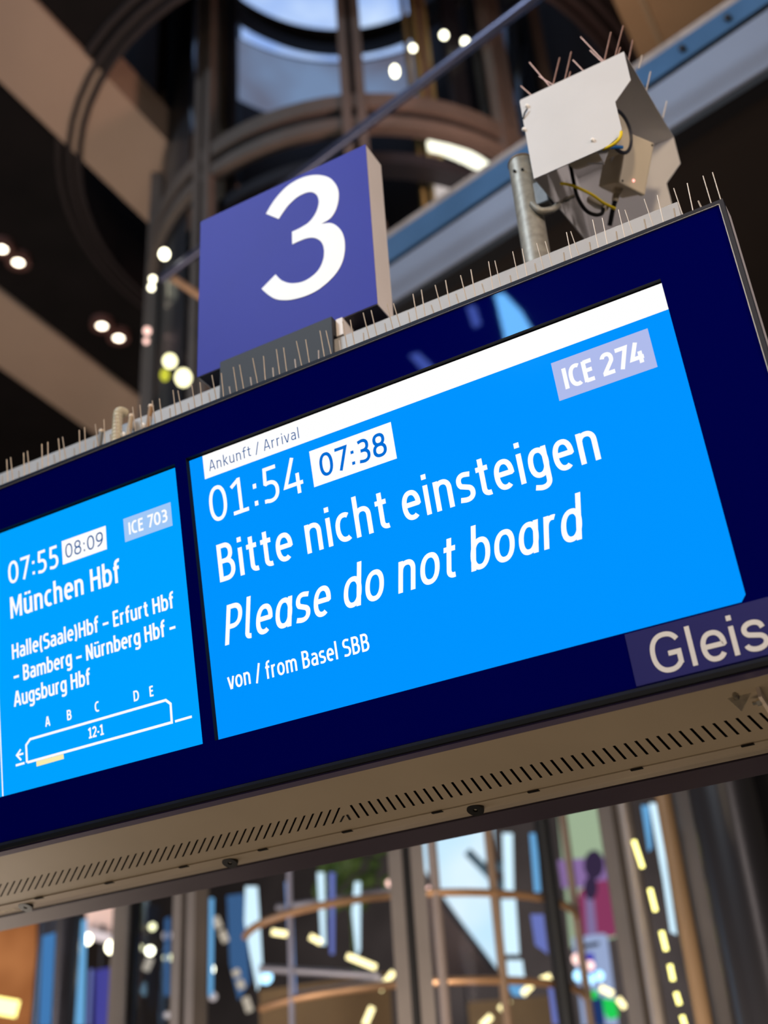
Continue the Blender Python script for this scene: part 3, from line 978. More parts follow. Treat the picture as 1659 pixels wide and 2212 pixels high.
tag(pb, 'pale blue notice board with a violet field below the pink-jacket poster', 'notice board')
motif('heading_bar', pb, c, n, 1, [(1260, 2040), (1294, 2034), (1294, 2043), (1261, 2049)], mat('board_ink', (52, 56, 70), .7))
motif('colour_field', pb, c, n, 1, [(1256, 2062), (1282, 2058), (1288, 2112), (1264, 2114)], glow('board_violet', (70, 62, 186), .9))
motif('colour_field', pb, c, n, 1, [(1262, 2150), (1300, 2150), (1308, 2215), (1268, 2215)], glow('board_navy', (36, 60, 110), .9))
pc, c, n = panel('poster', 1500, 1900, 10.5, [(1455, 1720), (1520, 1700), (1556, 2066), (1510, 2076)], glow('poster_pale_green', (176, 188, 150), .8))
stand(pc, c, 1530, 2070)
tag(pc, 'narrow backlit poster with green, lavender, ochre and teal patches between brown post and dark column', 'poster')
motif('colour_field', pc, c, n, 1, [(1468, 1840), (1534, 1832), (1542, 1900), (1480, 1912)], glow('poster_lavender', (150, 146, 206), .8))
motif('colour_field', pc, c, n, 2, oval(1512, 1918, 20, 34), glow('poster_ochre', (156, 132, 66), .8))
motif('colour_field', pc, c, n, 3, [(1496, 1965), (1548, 1945), (1552, 1985), (1500, 1992)], glow('poster_teal', (66, 138, 176), .8))
motif('colour_field', pc, c, n, 1, [(1498, 1992), (1552, 1984), (1560, 2064), (1510, 2074)], glow('poster_cloud', (186, 196, 220), .85))
for k, (pts, lab) in enumerate((([(1266, 2142), (1290, 2138), (1292, 2156), (1270, 2158)], 'small green lit sign, upper one in front of the notice board'),
                                ([(1300, 2156), (1330, 2160), (1336, 2196), (1316, 2202), (1306, 2190)], 'larger green lit sign at the lower right of the notice board'))):
    o, c, n = panel('green_sign', pts[0][0], pts[0][1], 10.95, pts, glow('sign_green', (40, 226, 92), .9), .03)
    tag(o, lab, 'sign', 'green lit signs')
# shop, header and boards at lower left
o, c, n = panel('shop_wall', 40, 2110, 14.0, [(-120, 1960), (80, 1960), (74, 2760), (-120, 2760)], noise_glow('orange_lit_wall', (140, 80, 42), (196, 128, 78), .85, 1.2), .1)
tag(o, 'orange lit shop wall at the lower left corner', 'shop')
o, c, n = panel('shop_header', 225, 2000, 12.4, [(186, 1950), (262, 1950), (260, 2020), (186, 2004)], mat('blush_header', (236, 204, 196), .6), .1)
stand(o, c, 222, 2010)
tag(o, 'pale pink shop header just under the display at lower left', 'sign')
m = MB(); m.slab([at_plane(x, y, c + n * .1, n) for x, y in ((186, 2004), (260, 2024), (258, 2042), (185, 2024))], .05)
m.build('white_band', mat('header_white_band', (220, 214, 226), .6), o)
o, c, n = panel('navy_board', 225, 2150, 11.4, [(205, 2096), (246, 2088), (236, 2760), (196, 2760)], mat('board_navy_paint', (26, 30, 132), .5), .1)
tag(o, 'navy board between two reflection streaks at lower left', 'board')
o, c, n = panel('ochre_wall', 600, 2190, 12.6, [(560, 2140), (842, 2100), (880, 2760), (575, 2760)], mat('ochre_brown_paint', (120, 92, 58), .7, var=.15, scale=2), .1)
tag(o, 'brown wall low behind the cream tube lamps left of the middle mullion', 'wall panel')
o, c, n = panel('maroon_panel', 990, 2020, 14.2, [(905, 1860), (1070, 1860), (1090, 2120), (920, 2120)], mat('maroon_brown_paint', (104, 78, 70), .7, var=.1, scale=2), .1)
stand(o, c, 1005, 2115)
tag(o, 'maroon brown panel behind the lower tip of the triangular window', 'wall panel')
o, c, n = panel('ochre_wall', 1130, 2190, 12.2, [(1010, 2165), (1190, 2150), (1270, 2760), (1060, 2760)], mat('ochre_brown_paint', (120, 92, 58), .7, var=.15, scale=2), .1)
tag(o, 'brown wall below the bottom tip of the pale reflection column', 'wall panel')
p = at_d(760, 1905, 13.0)
m = MB()
for k in range(46):
    m.ball(p + Vector((random.uniform(-.35, .5), random.uniform(-.2, .2), random.uniform(-.25, .5))), random.uniform(.05, .13), 6, 4)
m.tube([(p.x, p.y, FLOOR), (p.x, p.y, p.z)], .03, 6)
tag(m.build('leafy_plant', mat('leaf_green', (84, 104, 52), .6, 0, .3, var=.3, scale=6)), 'green foliage glimpsed above the white reflection streaks, under the display', 'plant')
# thin concourse railing bars
for k, (x0, y0, x1, y1, lab) in enumerate(((596, 1962, 845, 1926, 'upper grey handrail rising to the middle mullion'), (640, 2150, 845, 2116, 'lower grey handrail rising to the middle mullion'), (560, 2092, 820, 2108, 'dim grey handrail behind the falling lamp row'))):
    a, b = at_d(x0, y0, 9.9 - .25 * k), at_d(x1, y1, 9.9 - .25 * k)
    m = MB(); m.tube([a, b], .03, 8)
    tag(m.build('hand_rail', mat('grey_handrail', (128, 124, 134), .35, .5), smooth=True), lab, 'rail')

# ================================================================== THE DEPARTURE DISPLAY
disp = thing('departure_display', 'wide dark blue departure display with two lit blue screens and a steel underside', 'departure display', (0.0, 0.38, -0.02))
XL, XR = -1.56, 1.469          # glass edges left and right
ZB, ZT = 0.0, 1.0
OPEN = ((-0.010, 1.3046, 0.1185, 0.8785), (-1.36, -0.0465, 0.1185, 0.8745))   # screen openings
REC = 0.016                    # the screens sit this far behind the glass front


def scr(x, z, lift=0.0):
    """point of the recessed screen plane seen through (x, z) of the glass plane"""
    k = (REC - lift - CL.y) / (0 - CL.y)
    return Vector((CL.x + (x - CL.x) * k, REC - lift, CL.z + (z - CL.z) * k))


# case of the front unit
m = MB()
m.box(XL - .012, XR + .0115, REC + .004, .082, ZB - .018, ZT + .0095)
m.build('unit_case', M_CASE, disp, tilt=True, bevel=.003)
m = MB()
m.box(XL - .012, XR + .010, .014, .083, ZB - .0215, ZB - .0185)
m.build('underside_strip', M_BLUE_EDGE, disp, tilt=True)
# glass front with its two openings (right one has a cut lower corner)
m = MB()
m.cur = 0
x0, x1, za, zb = OPEN[0]
lx0, lx1, lza, lzb = OPEN[1]


def rect(a, b, c_, d):
    m.quad((a, 0, c_), (b, 0, c_), (b, 0, d), (a, 0, d))


rect(XL, lx0, ZB, ZT)
rect(lx0, lx1, ZB, lza); rect(lx0, lx1, lzb, ZT)
rect(lx1, x0, ZB, ZT)
rect(x0, x1, ZB, za); rect(x0, x1, zb, ZT)
rect(x1, XR, ZB, ZT)
m.add([(x1, 0, za), (x1, 0, za + .013), (x1 - .0115, 0, za)], [(0, 1, 2)])
m.cur = 1
for a, b, c_, d in OPEN:
    m.quad((a, 0, c_), (a, 0, d), (a, REC, d), (a, REC, c_))
    m.quad((b, 0, c_), (b, 0, d), (b, REC, d), (b, REC, c_))
    m.quad((a, 0, d), (b, 0, d), (b, REC, d), (a, REC, d))
    m.quad((a, 0, c_), (b, 0, c_), (b, REC, c_), (a, REC, c_))
m.build('glass_front', [M_NAVY, M_BLACK], disp, tilt=True)
# rubber and metal edge trim around the glass
m = MB()
t0, t1 = .0015, .0115
m.cur = 0
m.box(XL - t1, XR + t1, -.004, REC + .006, ZT + t0, ZT + .0095)
m.box(XL - t1, XR + t1, -.004, REC + .006, ZB - .0185, ZB - .0015)
m.box(XR + t0, XR + t1, -.004, REC + .006, ZB - .0015, ZT + t0)
m.box(XL - t1, XL - t0, -.004, REC + .006, ZB - .0015, ZT + t0)
m.cur = 1
m.box(XL, XR, -.0030, .004, ZT - .0002, ZT + t0)
m.box(XR - .0002, XR + t0, -.0030, .004, ZB, ZT + t0)
m.build('edge_trim', [M_TRIM, M_TRIM_LIP], disp, tilt=True)
m = MB()
m.box(XL - t1, XR + t1, -.0045, .010, ZB - .0185, ZB - .0085)
m.build('lower_seal', mat('black_rubber_seal', (12, 13, 16), .6, 0, .2), disp, tilt=True)

# right screen
m = MB()
e = .012
m.quad(scr(0.0, .8668), scr(x1 + e, .8668), scr(x1 + e, za - e), scr(0.0, za - e))
s_r = m.build('screen', M_SCR_R, disp, tilt=True)
m = MB()
m.quad((x0 - .02, REC + .0005, za - .02), (x1 + .02, REC + .0005, za - .02), (x1 + .02, REC + .0005, zb + .02), (x0 - .02, REC + .0005, zb + .02))
m.build('screen_back', M_BLACK, disp, tilt=True)


def on(l):
    return lambda x, z: scr(x, z, l)


def field(name, par, pts, mm, l=.0006):
    b = MB()
    b.add([scr(x, z, l) for x, z in pts], [list(range(len(pts)))])
    return b.build(name, mm, par, tilt=True)


def words(name, par, items, mm, l=.0012):
    b = MB()
    for it in items:
        lay(b, *it[:5], on(l), **(it[5] if len(it) > 5 else {}))
    return b.build(name, mm, par, tilt=True)


field('header_bar', s_r, [(.0436, .8668), (1.32, .8668), (1.32, .7995), (.0436, .7995)], M_SCR_W)
field('time_box', s_r, [(.3613, .7720), (.5958, .7720), (.5958, .6740), (.3613, .6740)], M_SCR_W)
field('train_tag', s_r, [(1.0172, .7728), (1.2495, .7728), (1.2495, .6755), (1.0172, .6755)], M_SCR_T)
words('header_text', s_r, [('Ankunft / Arrival', .0604, .3395, .8172, .0300, {'w': .085, 'gap': .10})], M_SCR_INK)
words('delayed_time', s_r, [('07:38', .3840, .5747, .6925, .0620, {'w': .135})], M_SCR_INK2)
words('scheduled_time', s_r, [('01:54', .0476, .3384, .6722, .1000, {'w': .105})], M_SCR_W)
words('german_message', s_r, [('Bitte nicht einsteigen', .0549, 1.0813, .5095, .1010, {'w': .125})], M_SCR_W)
words('english_message', s_r, [('Please do not board', .0490, 1.0180, .3445, .1010, {'w': .122, 'shear': .17, 'font': G_IT})], M_SCR_W)
words('origin_text', s_r, [('von / from Basel SBB', .0445, .4464, .2325, .0425, {'w': .135})], M_SCR_W)
words('train_number', s_r, [('ICE 274', 1.0370, 1.2323, .6977, .0525, {'w': .19})], M_SCR_W)

# left screen
m = MB()
m.quad(scr(lx0 - e, .8632), scr(-.0355, .8632), scr(-.0355, lza - e), scr(lx0 - e, lza - e))
s_l = m.build('screen', M_SCR_L, disp, tilt=True)
m = MB()
m.quad((lx0 - .02, REC + .0005, lza - .02), (lx1 + .008, REC + .0005, lza - .02), (lx1 + .008, REC + .0005, lzb + .02), (lx0 - .02, REC + .0005, lzb + .02))
m.build('screen_back', M_BLACK, disp, tilt=True)
field('time_box', s_l, [(-.4475, .7725), (-.2912, .7715), (-.2930, .7035), (-.4479, .7035)], M_SCR_W)
field('train_tag', s_l, [(-.2309, .7720), (-.0718, .7716), (-.0724, .7047), (-.2306, .7047)], M_SCR_TL)
words('delayed_time', s_l, [('08:09', -.4366, -.3034, .7176, .0420, {'w': .095})], M_SCR_INK)
words('scheduled_time', s_l, [('07:55', -.6470, -.4611, .7010, .0660, {'w': .13})], M_SCR_W)
words('train_number', s_l, [('ICE 703', -.2158, -.0854, .7216, .0350, {'w': .18})], M_SCR_W)
words('destination_text', s_l, [('München Hbf', -.6450, -.2511, .5995, .0630, {'w': .15})], M_SCR_W)
words('route_text', s_l, [('Halle(Saale)Hbf – Erfurt Hbf', -.6462, -.0880, .4826, .0425, {'w': .16, 'gap': .075}),
                          ('– Bamberg – Nürnberg Hbf –', -.6473, -.0905, .4149, .0425, {'w': .16, 'gap': .075}),
                          ('Augsburg Hbf', -.6481, -.3765, .3495, .0420, {'w': .16, 'gap': .075})], M_SCR_W)
for it in (('A', -.5421, -.5240, .2710, .0265, {'w': .17}), ('B', -.4666, -.4505, .2715, .0265, {'w': .17}), ('C', -.3725, -.3565, .2720, .0265, {'w': .17}),
           ('D', -.2450, -.2265, .2710, .0265, {'w': .17}), ('E', -.1933, -.1790, .2712, .0265, {'w': .17})):
    words('section_letter', s_l, [it], M_SCR_W)
words('coach_numbers', s_l, [('12-1', -.4005, -.3461, .2085, .0275, {'w': .17, 'gap': .05})], M_SCR_W)
b = MB()
idp = on(.0012)
ribbon(b, [(-.6116, .1905), (-.6114, .2375), (-.5963, .2500), (-.1452, .2513), (-.1313, .2385), (-.1328, .1915), (-.6100, .1905)], .0068, lambda x, z: idp(x, z))
ribbon(b, [(-.1228, .1917), (-.0709, .1922)], .0062, lambda x, z: idp(x, z))
ribbon(b, [(-.6480, .2172), (-.6226, .2170)], .0055, lambda x, z: idp(x, z))
ribbon(b, [(-.6310, .2300), (-.6460, .2172), (-.6310, .2010)], .0055, lambda x, z: idp(x, z))
ribbon(b, [(-.6510, .1909), (-.6199, .1912)], .0062, lambda x, z: idp(x, z))
b.build('train_diagram', M_SCR_W, s_l, tilt=True)
field('class_bar', s_l, [(-.5793, .1868), (-.4857, .1867), (-.4852, .1738), (-.5791, .1730)], M_SCR_Y, .0014)
field('column_line', s_l, [(-.7030, .62), (-.6990, .62), (-.6990, .1190), (-.7030, .1190)], M_SCR_W, .0012)

# printed track label at the lower right
m = MB()
m.box(1.0432, XR - .001, -.0012, -.0002, .0025, .1150)
lab_ = m.build('track_label', M_PLATE, disp, tilt=True)
m = MB()
gk = (1.1925 - 1.0867) / 1.06
lay(m, 'Gleis', 1.0867, 1.3, .0152, .0835, lambda x, z: Vector((x, -.0018, z)), w=.125, font=G_WIDE, gap=.035, fit=.0895)
m.build('label_lettering', M_LABELWHITE, lab_, tilt=True)

# steel sheet underside: it dips from the front unit to a flat strip in the middle and rises again behind
SX0, SX1 = -1.56, 1.300
SL = -.23


def dip(x, y0, flatz=None, down=0.0):
    """point of the dipping sheet on the sight line that meets level 0 at (x, y0)"""
    k = -C_CAM.z / (y0 - C_CAM.y)
    if flatz is None:
        y = (k * y0 - SL * .1) / (k - SL)
        z = SL * (y - .1)
    else:
        z = flatz
        y = y0 + z / k
    return Vector((C_CAM.x + (x - C_CAM.x) * (y - C_CAM.y) / (y0 - C_CAM.y), y, z - down))


ya, yb_, SY1 = .318, .431, .508
zf = dip(0, SY1).z
m = MB()
m.cur = 0


def flat(pts, down=0.0):
    m.add([dip(x, y, None, down) for x, y in pts], [list(range(len(pts)))])


flat([(SX0, .100), (SX1, .100), (SX1, ya), (SX0, ya)])
flat([(SX0, yb_), (SX1, yb_), (SX1, SY1), (SX0, SY1)])
sw = .0068


def lean(x, sign):
    return (-.0395 + (x - .1705) * .0425) if sign > 0 else (-.0885 + (x - .137) * .044)


def slot_run(xt0, pitch, sign, end):
    """solid bars between real slots; a slot starts at xt on line ya and leans to line yb_"""
    xt = xt0
    while (xt + sign * pitch < end) if sign > 0 else (xt - pitch > end):
        l_, r_ = (xt, xt + pitch) if sign > 0 else (xt - pitch, xt)
        flat([(l_ + sw / 2, ya), (r_ - sw / 2, ya), (r_ - sw / 2 + lean(r_, sign), yb_), (l_ + sw / 2 + lean(l_, sign), yb_)])
        xt += sign * pitch
    return xt


xe = slot_run(.1705, .0263, 1, 1.262)
flat([(xe + sw / 2, ya), (SX1, ya), (SX1, yb_), (xe + sw / 2 + lean(xe, 1), yb_)])
xs_ = slot_run(.1370, .0263, -1, -1.40)
flat([(SX0, ya), (xs_ - sw / 2, ya), (xs_ - sw / 2 + lean(xs_, -1), yb_), (SX0, yb_)])
flat([(.1370 + sw / 2, ya), (.1705 - sw / 2, ya), (.1310 - sw / 2, yb_), (.0485 + sw / 2, yb_)])
m.cur = 1
for (xa_, y1_, xb2, y2_) in ((.110, .386, .074, .430), (.121, .384, .104, .430)):
    flat([(xa_ - sw / 2, y1_), (xa_ + sw / 2, y1_), (xb2 + sw / 2, y2_), (xb2 - sw / 2, y2_)], .0006)
u0, u1 = dip(0, ya), dip(0, yb_)
m.quad((SX0, u0.y - .02, u0.z + .03), (SX1 - .05, u0.y - .02, u0.z + .03), (SX1 - .05, u1.y + .02, u1.z + .03), (SX0, u1.y + .02, u1.z + .03))
m.cur = 0
m.quad((SX0, .1, 0), (SX1 - .048, .1, 0), (SX1 - .048, .1, .010), (SX0, .1, .010))
sheet = m.build('underside_sheet', [M_SHEET, M_BLACK], disp)
XE = 1.256
m = MB()
yq = dip(0, SY1).y
prof = [(yq, zf + .004), (yq + .0005, zf - .0030), (yq + .045, zf - .0034), (yq + .062, zf - .002), (yq + .072, zf + .002), (yq + .079, zf + .010), (.600, -.004)]
for i in range(len(prof) - 1):
    (y0_, z0_), (y1_, z1_) = prof[i], prof[i + 1]
    m.quad((SX0, y0_, z0_), (XE, y0_, z0_), (XE, y1_, z1_), (SX0, y1_, z1_))
m.build('rear_lip', M_SHEET, disp, smooth=True)
for k in range(10):
    xt = 1.146 - .2747 * k
    if xt < -1.4: break
    q_ = dip(xt, .5105, zf)
    m = MB(); m.box(q_.x - .0145, q_.x + .0145, q_.y - .004, q_.y + .006, zf - .0045, zf - .0026)
    m.build('edge_notch', M_BLACK, disp)
for xt, yt in ((.411, .622), (-.376, .626), (-1.161, .633)):
    # the plugs sit on the middle strip, tipped a little toward the platform
    q_ = dip(xt, yt - .062, zf - .006)
    tipm = Matrix.Translation(q_) @ Matrix.Rotation(rad(-22), 4, 'X')
    b = MB()
    b.ring((0, 0), .006, .0215, -.006, .004, n=28)
    b.ring((0, 0), .0, .0065, -.001, .004, n=20)
    pl = b.build('round_plug', mat('black_plug', (18, 17, 17), .4, 0, .5), disp, smooth=True, xf=tipm)
    b = MB(); b.ball((0, 0, -.0015), .0048, 10, 6, .5)
    b.build('plug_screw', M_GALV, pl, smooth=True, xf=tipm)
st_ = [dip(x, y, zf - .0036) for x, y in ((-1.30, .565), (-1.215, .565), (-1.215, .590), (-1.30, .590))]
m = MB(); m.add(st_, [(0, 1, 2, 3)])
m.build('sticker', mat('worn_sticker', (214, 204, 186), .6, var=.25, scale=60), disp)
# inner case carrying both units, and the rear unit leaning the other way
m = MB(); m.box(SX0, 1.256, .13, .60, .020, .90)
m.build('inner_case', mat('inner_case_dark', (34, 32, 33), .6), disp)
m = MB(); m.prism([(.135, -.030), (.34, -.062), (.43, -.060), (.62, -.012), (.62, .898), (.135, .898)], 1.2565, 1.2640, 'X')
m.build('end_plate', mat('blush_white_plate', (230, 218, 208), .5, 0, .4, var=.03, scale=8), disp)
RT = Matrix.Translation((0, .772, -.012)) @ Matrix.Rotation(rad(-11.1), 4, 'X')
m = MB(); m.box(SX0, 1.30, -.112, -.016, 0.0, 1.0)
m.build('rear_unit', M_CASE_UNDER, disp, xf=RT, bevel=.004)
m = MB(); m.box(SX0, 1.30, -.016, 0.0, 0.012, 1.0)
m.build('rear_glass', M_NAVY, disp, xf=RT)

# unseen glowing panes added behind the viewer, shaped for reflections in the glass front
pn, pp = (TILT @ Vector((0, -1, 0))), TILT @ Vector((0, 0, 0))


def mirrored(px, py, far):
    h_ = at_plane(px, py, pp, pn)
    d = (h_ - C_CAM).normalized()
    d = d - pn * 2 * d.dot(pn)
    return h_ + d * ((far - h_.y) / d.y)


M_REARGLOW = glow('rear_reflection_glow', (110, 188, 255), 30.0)
for k, pts in enumerate((((1068, 634), (1088, 634), (1124, 672), (1152, 722), (1094, 744)), ((1008, 662), (1024, 660), (1036, 698), (1022, 706)), ((884, 768), (902, 762), (936, 794), (914, 802)))):
    m = MB(); m.slab([mirrored(x, y, -9.4) for x, y in pts], -.05)
    struct(m.build('window_%d' % (k + 3), M_REARGLOW if k == 0 else glow('rear_reflection_glow_dim', (110, 140, 255), 9.0)))
struct_back = MB(); struct_back.box(-22, 14, -10.2, -10, FLOOR, CEIL + 2)
struct(struct_back.build('wall_front', mat('dim_hall_wall_front', (40, 36, 36), .8, 0, .2, var=.2, scale=.5)))

# bolted corner bracket under the right end
br = thing('corner_bracket', 'galvanised steel corner bracket with bolts hanging below the right end of the display', 'bracket', (1.20, .16, 0.0))
m = MB()
m.slab([(1.182, .150, .030), (1.258, .150, .030), (1.250, .150, -.002), (1.214, .150, -.046), (1.190, .150, -.010)], .004)
m.slab([(1.186, .150, .028), (1.186, .150, -.012), (1.186, .205, -.006), (1.186, .205, .028)], .004)
m.build('gusset', mat('pale_zinc_plate', (206, 200, 184), .4, .3, .5, var=.15, scale=60), br)


def bolt(x, y, z, ax, par, r=.0065):
    b = MB()
    hx = [(r * cos(k * pi / 3), r * sin(k * pi / 3)) for k in range(6)]
    if ax == 'Y':
        b.prism([(x + p, z + q) for p, q in hx], y - .009, y)
        b.prism([(x + 1.5 * p, z + 1.5 * q) for p, q in hx], y, y + .0015)
        b.tube([(x, y - .016, z), (x, y, z)], r * .55, 8)
    else:
        b.prism([(y + p, z + q) for p, q in hx], x - .009, x, 'X')
        b.tube([(x - .018, y, z), (x, y, z)], r * .55, 8)
    return b.build('bolt', mat('bright_zinc', (214, 208, 192), .25, .9, .5, var=.1, scale=80), par)


bolt(1.199, .1495, .006, 'Y', br, .008)
bolt(1.210, .1495, -.012, 'Y', br)
bolt(1.186, .172, .004, 'X', br)
bolt(1.186, .186, -.008, 'X', br)
bolt(1.2560, .165, -.030, 'X', br, .008)

# carrier beam along the top
bm_ = thing('carrier_beam', 'light grey carrier beam lying along the top of the display behind the spikes', 'beam', (-.1, .05, 1.09))
m = MB(); m.box(-1.9, 1.359, 0.0, .10, 1.085, 1.213)
m.build('beam_profile', M_BEAM, bm_, bevel=.002)
m = MB(); m.box(-1.86, -1.76, 0.0, .10, 1.213, CEIL + .02)
m.build('hanger_post', M_GALV, bm_)
for xx in (-1.5, 1.0):
    m = MB(); m.box(xx - .03, xx + .03, .0, .10, .985, 1.085)
    m.build('beam_foot', M_GALV, bm_)
m = MB(); m.ball((1.366, .06, 1.165), .026, 14, 10, 1.35)
m.build('end_cap', M_BOXBEIGE, bm_, smooth=True)

# ================================================================== NUMBER SIGN
ns = thing('number_sign', 'square blue platform sign with a white 3 standing on the display', 'sign', (.2, .05, 1.215))
nx0, nx1, nz0, nz1 = -.1055, .5100, 1.277, 1.902
m = MB(); m.box(nx0, nx1, .0015, .098, nz0, nz1)
m.build('sign_case', M_SIGNEDGE, ns, bevel=.0015)
m = MB(); m.box(nx0 - .0003, nx1 + .0003, -.0005, .0015, nz0 - .0003, nz1 + .0003)
face = m.build('sign_face', M_SIGNBLUE, ns)
m = MB(); m.box(nx0 + .004, nx1 - .003, .004, .096, nz0 - .0015, nz0 - .0003)
m.build('sign_base', mat('dark_navy_base', (20, 16, 38), .5), ns)
N3 = [(0.1478, 1.8043), (0.1786, 1.8444), (0.2207, 1.8757), (0.2622, 1.8861), (0.303, 1.8817), (0.3429, 1.8639), (0.3767, 1.8351), (0.3975, 1.8002), (0.408, 1.7624), (0.4061, 1.7231), (0.3948, 1.6892), (0.3743, 1.6659), (0.3423, 1.661),
      (0.3735, 1.6483), (0.3943, 1.6275), (0.4118, 1.5935), (0.4193, 1.554), (0.4172, 1.5116), (0.4059, 1.4742), (0.3858, 1.4467), (0.3542, 1.4248), (0.3158, 1.4112), (0.2729, 1.4102), (0.2298, 1.4186), (0.196, 1.4332), (0.1718, 1.4508), (0.1475, 1.4793), (0.1279, 1.5086),
      (0.1784, 1.541), (0.1976, 1.51), (0.2217, 1.4876), (0.2458, 1.4746), (0.2747, 1.4679), (0.3037, 1.4728), (0.3283, 1.4878), (0.3437, 1.5154), (0.3488, 1.5455), (0.3461, 1.5743), (0.335, 1.5992), (0.3162, 1.6182), (0.2945, 1.628), (0.2699, 1.6309), (0.2401, 1.6302),
      (0.2404, 1.681), (0.2715, 1.6822), (0.3015, 1.6894), (0.3246, 1.7117), (0.3366, 1.7399), (0.338, 1.7652), (0.33, 1.7899), (0.3131, 1.8078), (0.2907, 1.8152), (0.2602, 1.8127), (0.2343, 1.8), (0.2135, 1.7816), (0.1935, 1.7581)]


def smooth_outline(pts, corners, sub=5):
    """Catmull-Rom through pts, keeping the listed indices sharp"""
    n = len(pts)
    out = []
    for i in range(n):
        j = (i + 1) % n
        p1, p2 = pts[i], pts[j]
        p0 = p1 if i in corners else pts[(i - 1) % n]
        p3 = p2 if j in corners else pts[(j + 1) % n]
        for k in range(sub):
            t = k / sub
            q_ = []
            for a, b, c_, d in zip(p0, p1, p2, p3):
                q_.append(.5 * (2 * b + (c_ - a) * t + (2 * a - 5 * b + 4 * c_ - d) * t * t + (3 * b - a - 3 * c_ + d) * t ** 3))
            out.append(tuple(q_))
    return out


m = MB(); m.prism(smooth_outline(N3, {0, 12, 27, 28, 42, 43, len(N3) - 1}), -.0020, -.0006)
m.build('numeral', M_WHITE, face)
m = MB()
m.box(-.006, .3755, -.024, -.016, 1.02, 1.2755)
m.box(.3675, .3755, -.016, .05, 1.215, 1.2755)
m.build('mounting_plate', M_BRACKET, ns, bevel=.001)
m = MB()
m.box(.3775, .3985, -.004, .06, 1.216, 1.2755)
m.build('pale_flange', M_SIGNEDGE, ns)
m = MB()
for xx in (.02, .30):
    m.box(xx, xx + .05, .01, .09, 1.2135, 1.2755)
m.build('stand_foot', M_BRACKET, ns)

# ================================================================== CAMERA HOOD AND ITS POST
FT = [(0.981, 1.906), (1.303, 1.909), (1.303, 1.794), (1.248, 1.738), (1.249, 1.628), (1.236, 1.606), (1.205, 1.592), (1.184, 1.588), (0.984, 1.586)]
dO = Vector((.021, .45, .062))
hd = thing('camera_hood', 'cream white sheet metal sensor hood open below, beside the grey post at upper right', 'camera housing', (1.12, .3, 1.6))
Yf = .10


def hp(p, k=0.0):
    return Vector((p[0], Yf, p[1])) + dO * k


m = MB(); m.prism(FT, Yf, Yf + .003)
m.build('side_panel', M_HOOD, hd)
FTr = FT[:5] + [(1.246, 1.60), (0.984, 1.600)]
m = MB(); m.slab([hp(p, 1) for p in FTr[::-1]], .003)
m.build('side_panel', M_HOOD, hd)
m = MB(); m.slab([hp(FT[0]), hp(FT[1]), hp(FT[1], 1), hp(FT[0], 1)], .003)
m.build('roof_panel', M_HOOD, hd)
m = MB(); m.slab([hp(FT[0]), hp(FT[0], 1), hp((0.984, 1.600), 1), hp(FT[-1])], .003)
m.build('end_panel', M_HOOD, hd)
m = MB()
for (y, z, k) in ((.24, 1.690, 0), (.46, 1.712, 0)):
    m.prism(oval(y, z, .030, .012, 14), .9845, .9875, 'X')
m.build('slot_hole', M_BLACK, hd)
for px, py in ((1139.3, 230.2), (1280.7, 303.5), (1132.4, 280.8)):
    p = at_y(px, py, Yf)
    b = MB(); b.ball((p.x, Yf - .003, p.z), .0062, 10, 8)
    b.build('dome_screw', M_WHITE, hd, smooth=True)
p = at_y(1131, 246, Yf - .004)
m = MB(); m.tube([(p.x - .004, Yf - .001, p.z - .016), (p.x + .004, Yf - .006, p.z), (p.x + .014, Yf - .006, p.z + .011)], .0022, 6)
m.build('tie_wire', M_BLACK, hd)
# sensor box inside, turned toward the platform edge
s7 = lambda x, y, Y: at_y(1260 + x / 7.541, 240 + y / 7.541, Y)
TLb, TRb, BRb, BLb = s7(740, 340, .27), s7(1165, 520, .36), s7(1010, 1380, .41), s7(590, 1170, .32)
bk = (TRb - TLb).cross(BLb - TLb).normalized()
if bk.x > 0: bk = -bk
m = MB()
m.add([TLb, TRb, BRb, BLb] + [q_ + bk * .022 for q_ in (TLb, TRb, BRb, BLb)], [(0, 1, 2, 3), (7, 6, 5, 4), (0, 4, 5, 1), (1, 5, 6, 2), (2, 6, 7, 3), (3, 7, 4, 0)])
box_ = m.build('sensor_box', M_BOXBEIGE, hd, bevel=.005)
cb = (TLb + TRb + BRb + BLb) / 4
m = MB()
inn = [cb + (q_ - cb) * .95 for q_ in (TLb, TRb, BRb, BLb)]
m.add([q_ + bk * .022 for q_ in inn] + [q_ + bk * .10 for q_ in inn], [(0, 1, 2, 3), (7, 6, 5, 4), (0, 4, 5, 1), (1, 5, 6, 2), (2, 6, 7, 3), (3, 7, 4, 0)])
m.build('box_body', M_BOXBEIGE, box_, bevel=.003)
uW, uH = (TRb - TLb), (BLb - TLb)
m = MB()
for a, b2 in ((.09, .06), (.92, .06), (.92, .94), (.09, .94)):
    q_ = TLb + uW * a + uH * b2
    m.tube([q_ - bk * .0010, q_ + bk * .003], .0036, 8)
m.build('cover_screw', M_BLACK, box_)
q_ = TLb + uW * .47 + uH * .86
m = MB(); m.ball(q_ - bk * .001, .0042, 10, 6)
m.build('status_light', glow('red_status_light', (255, 150, 140), 3.0), box_, smooth=True)
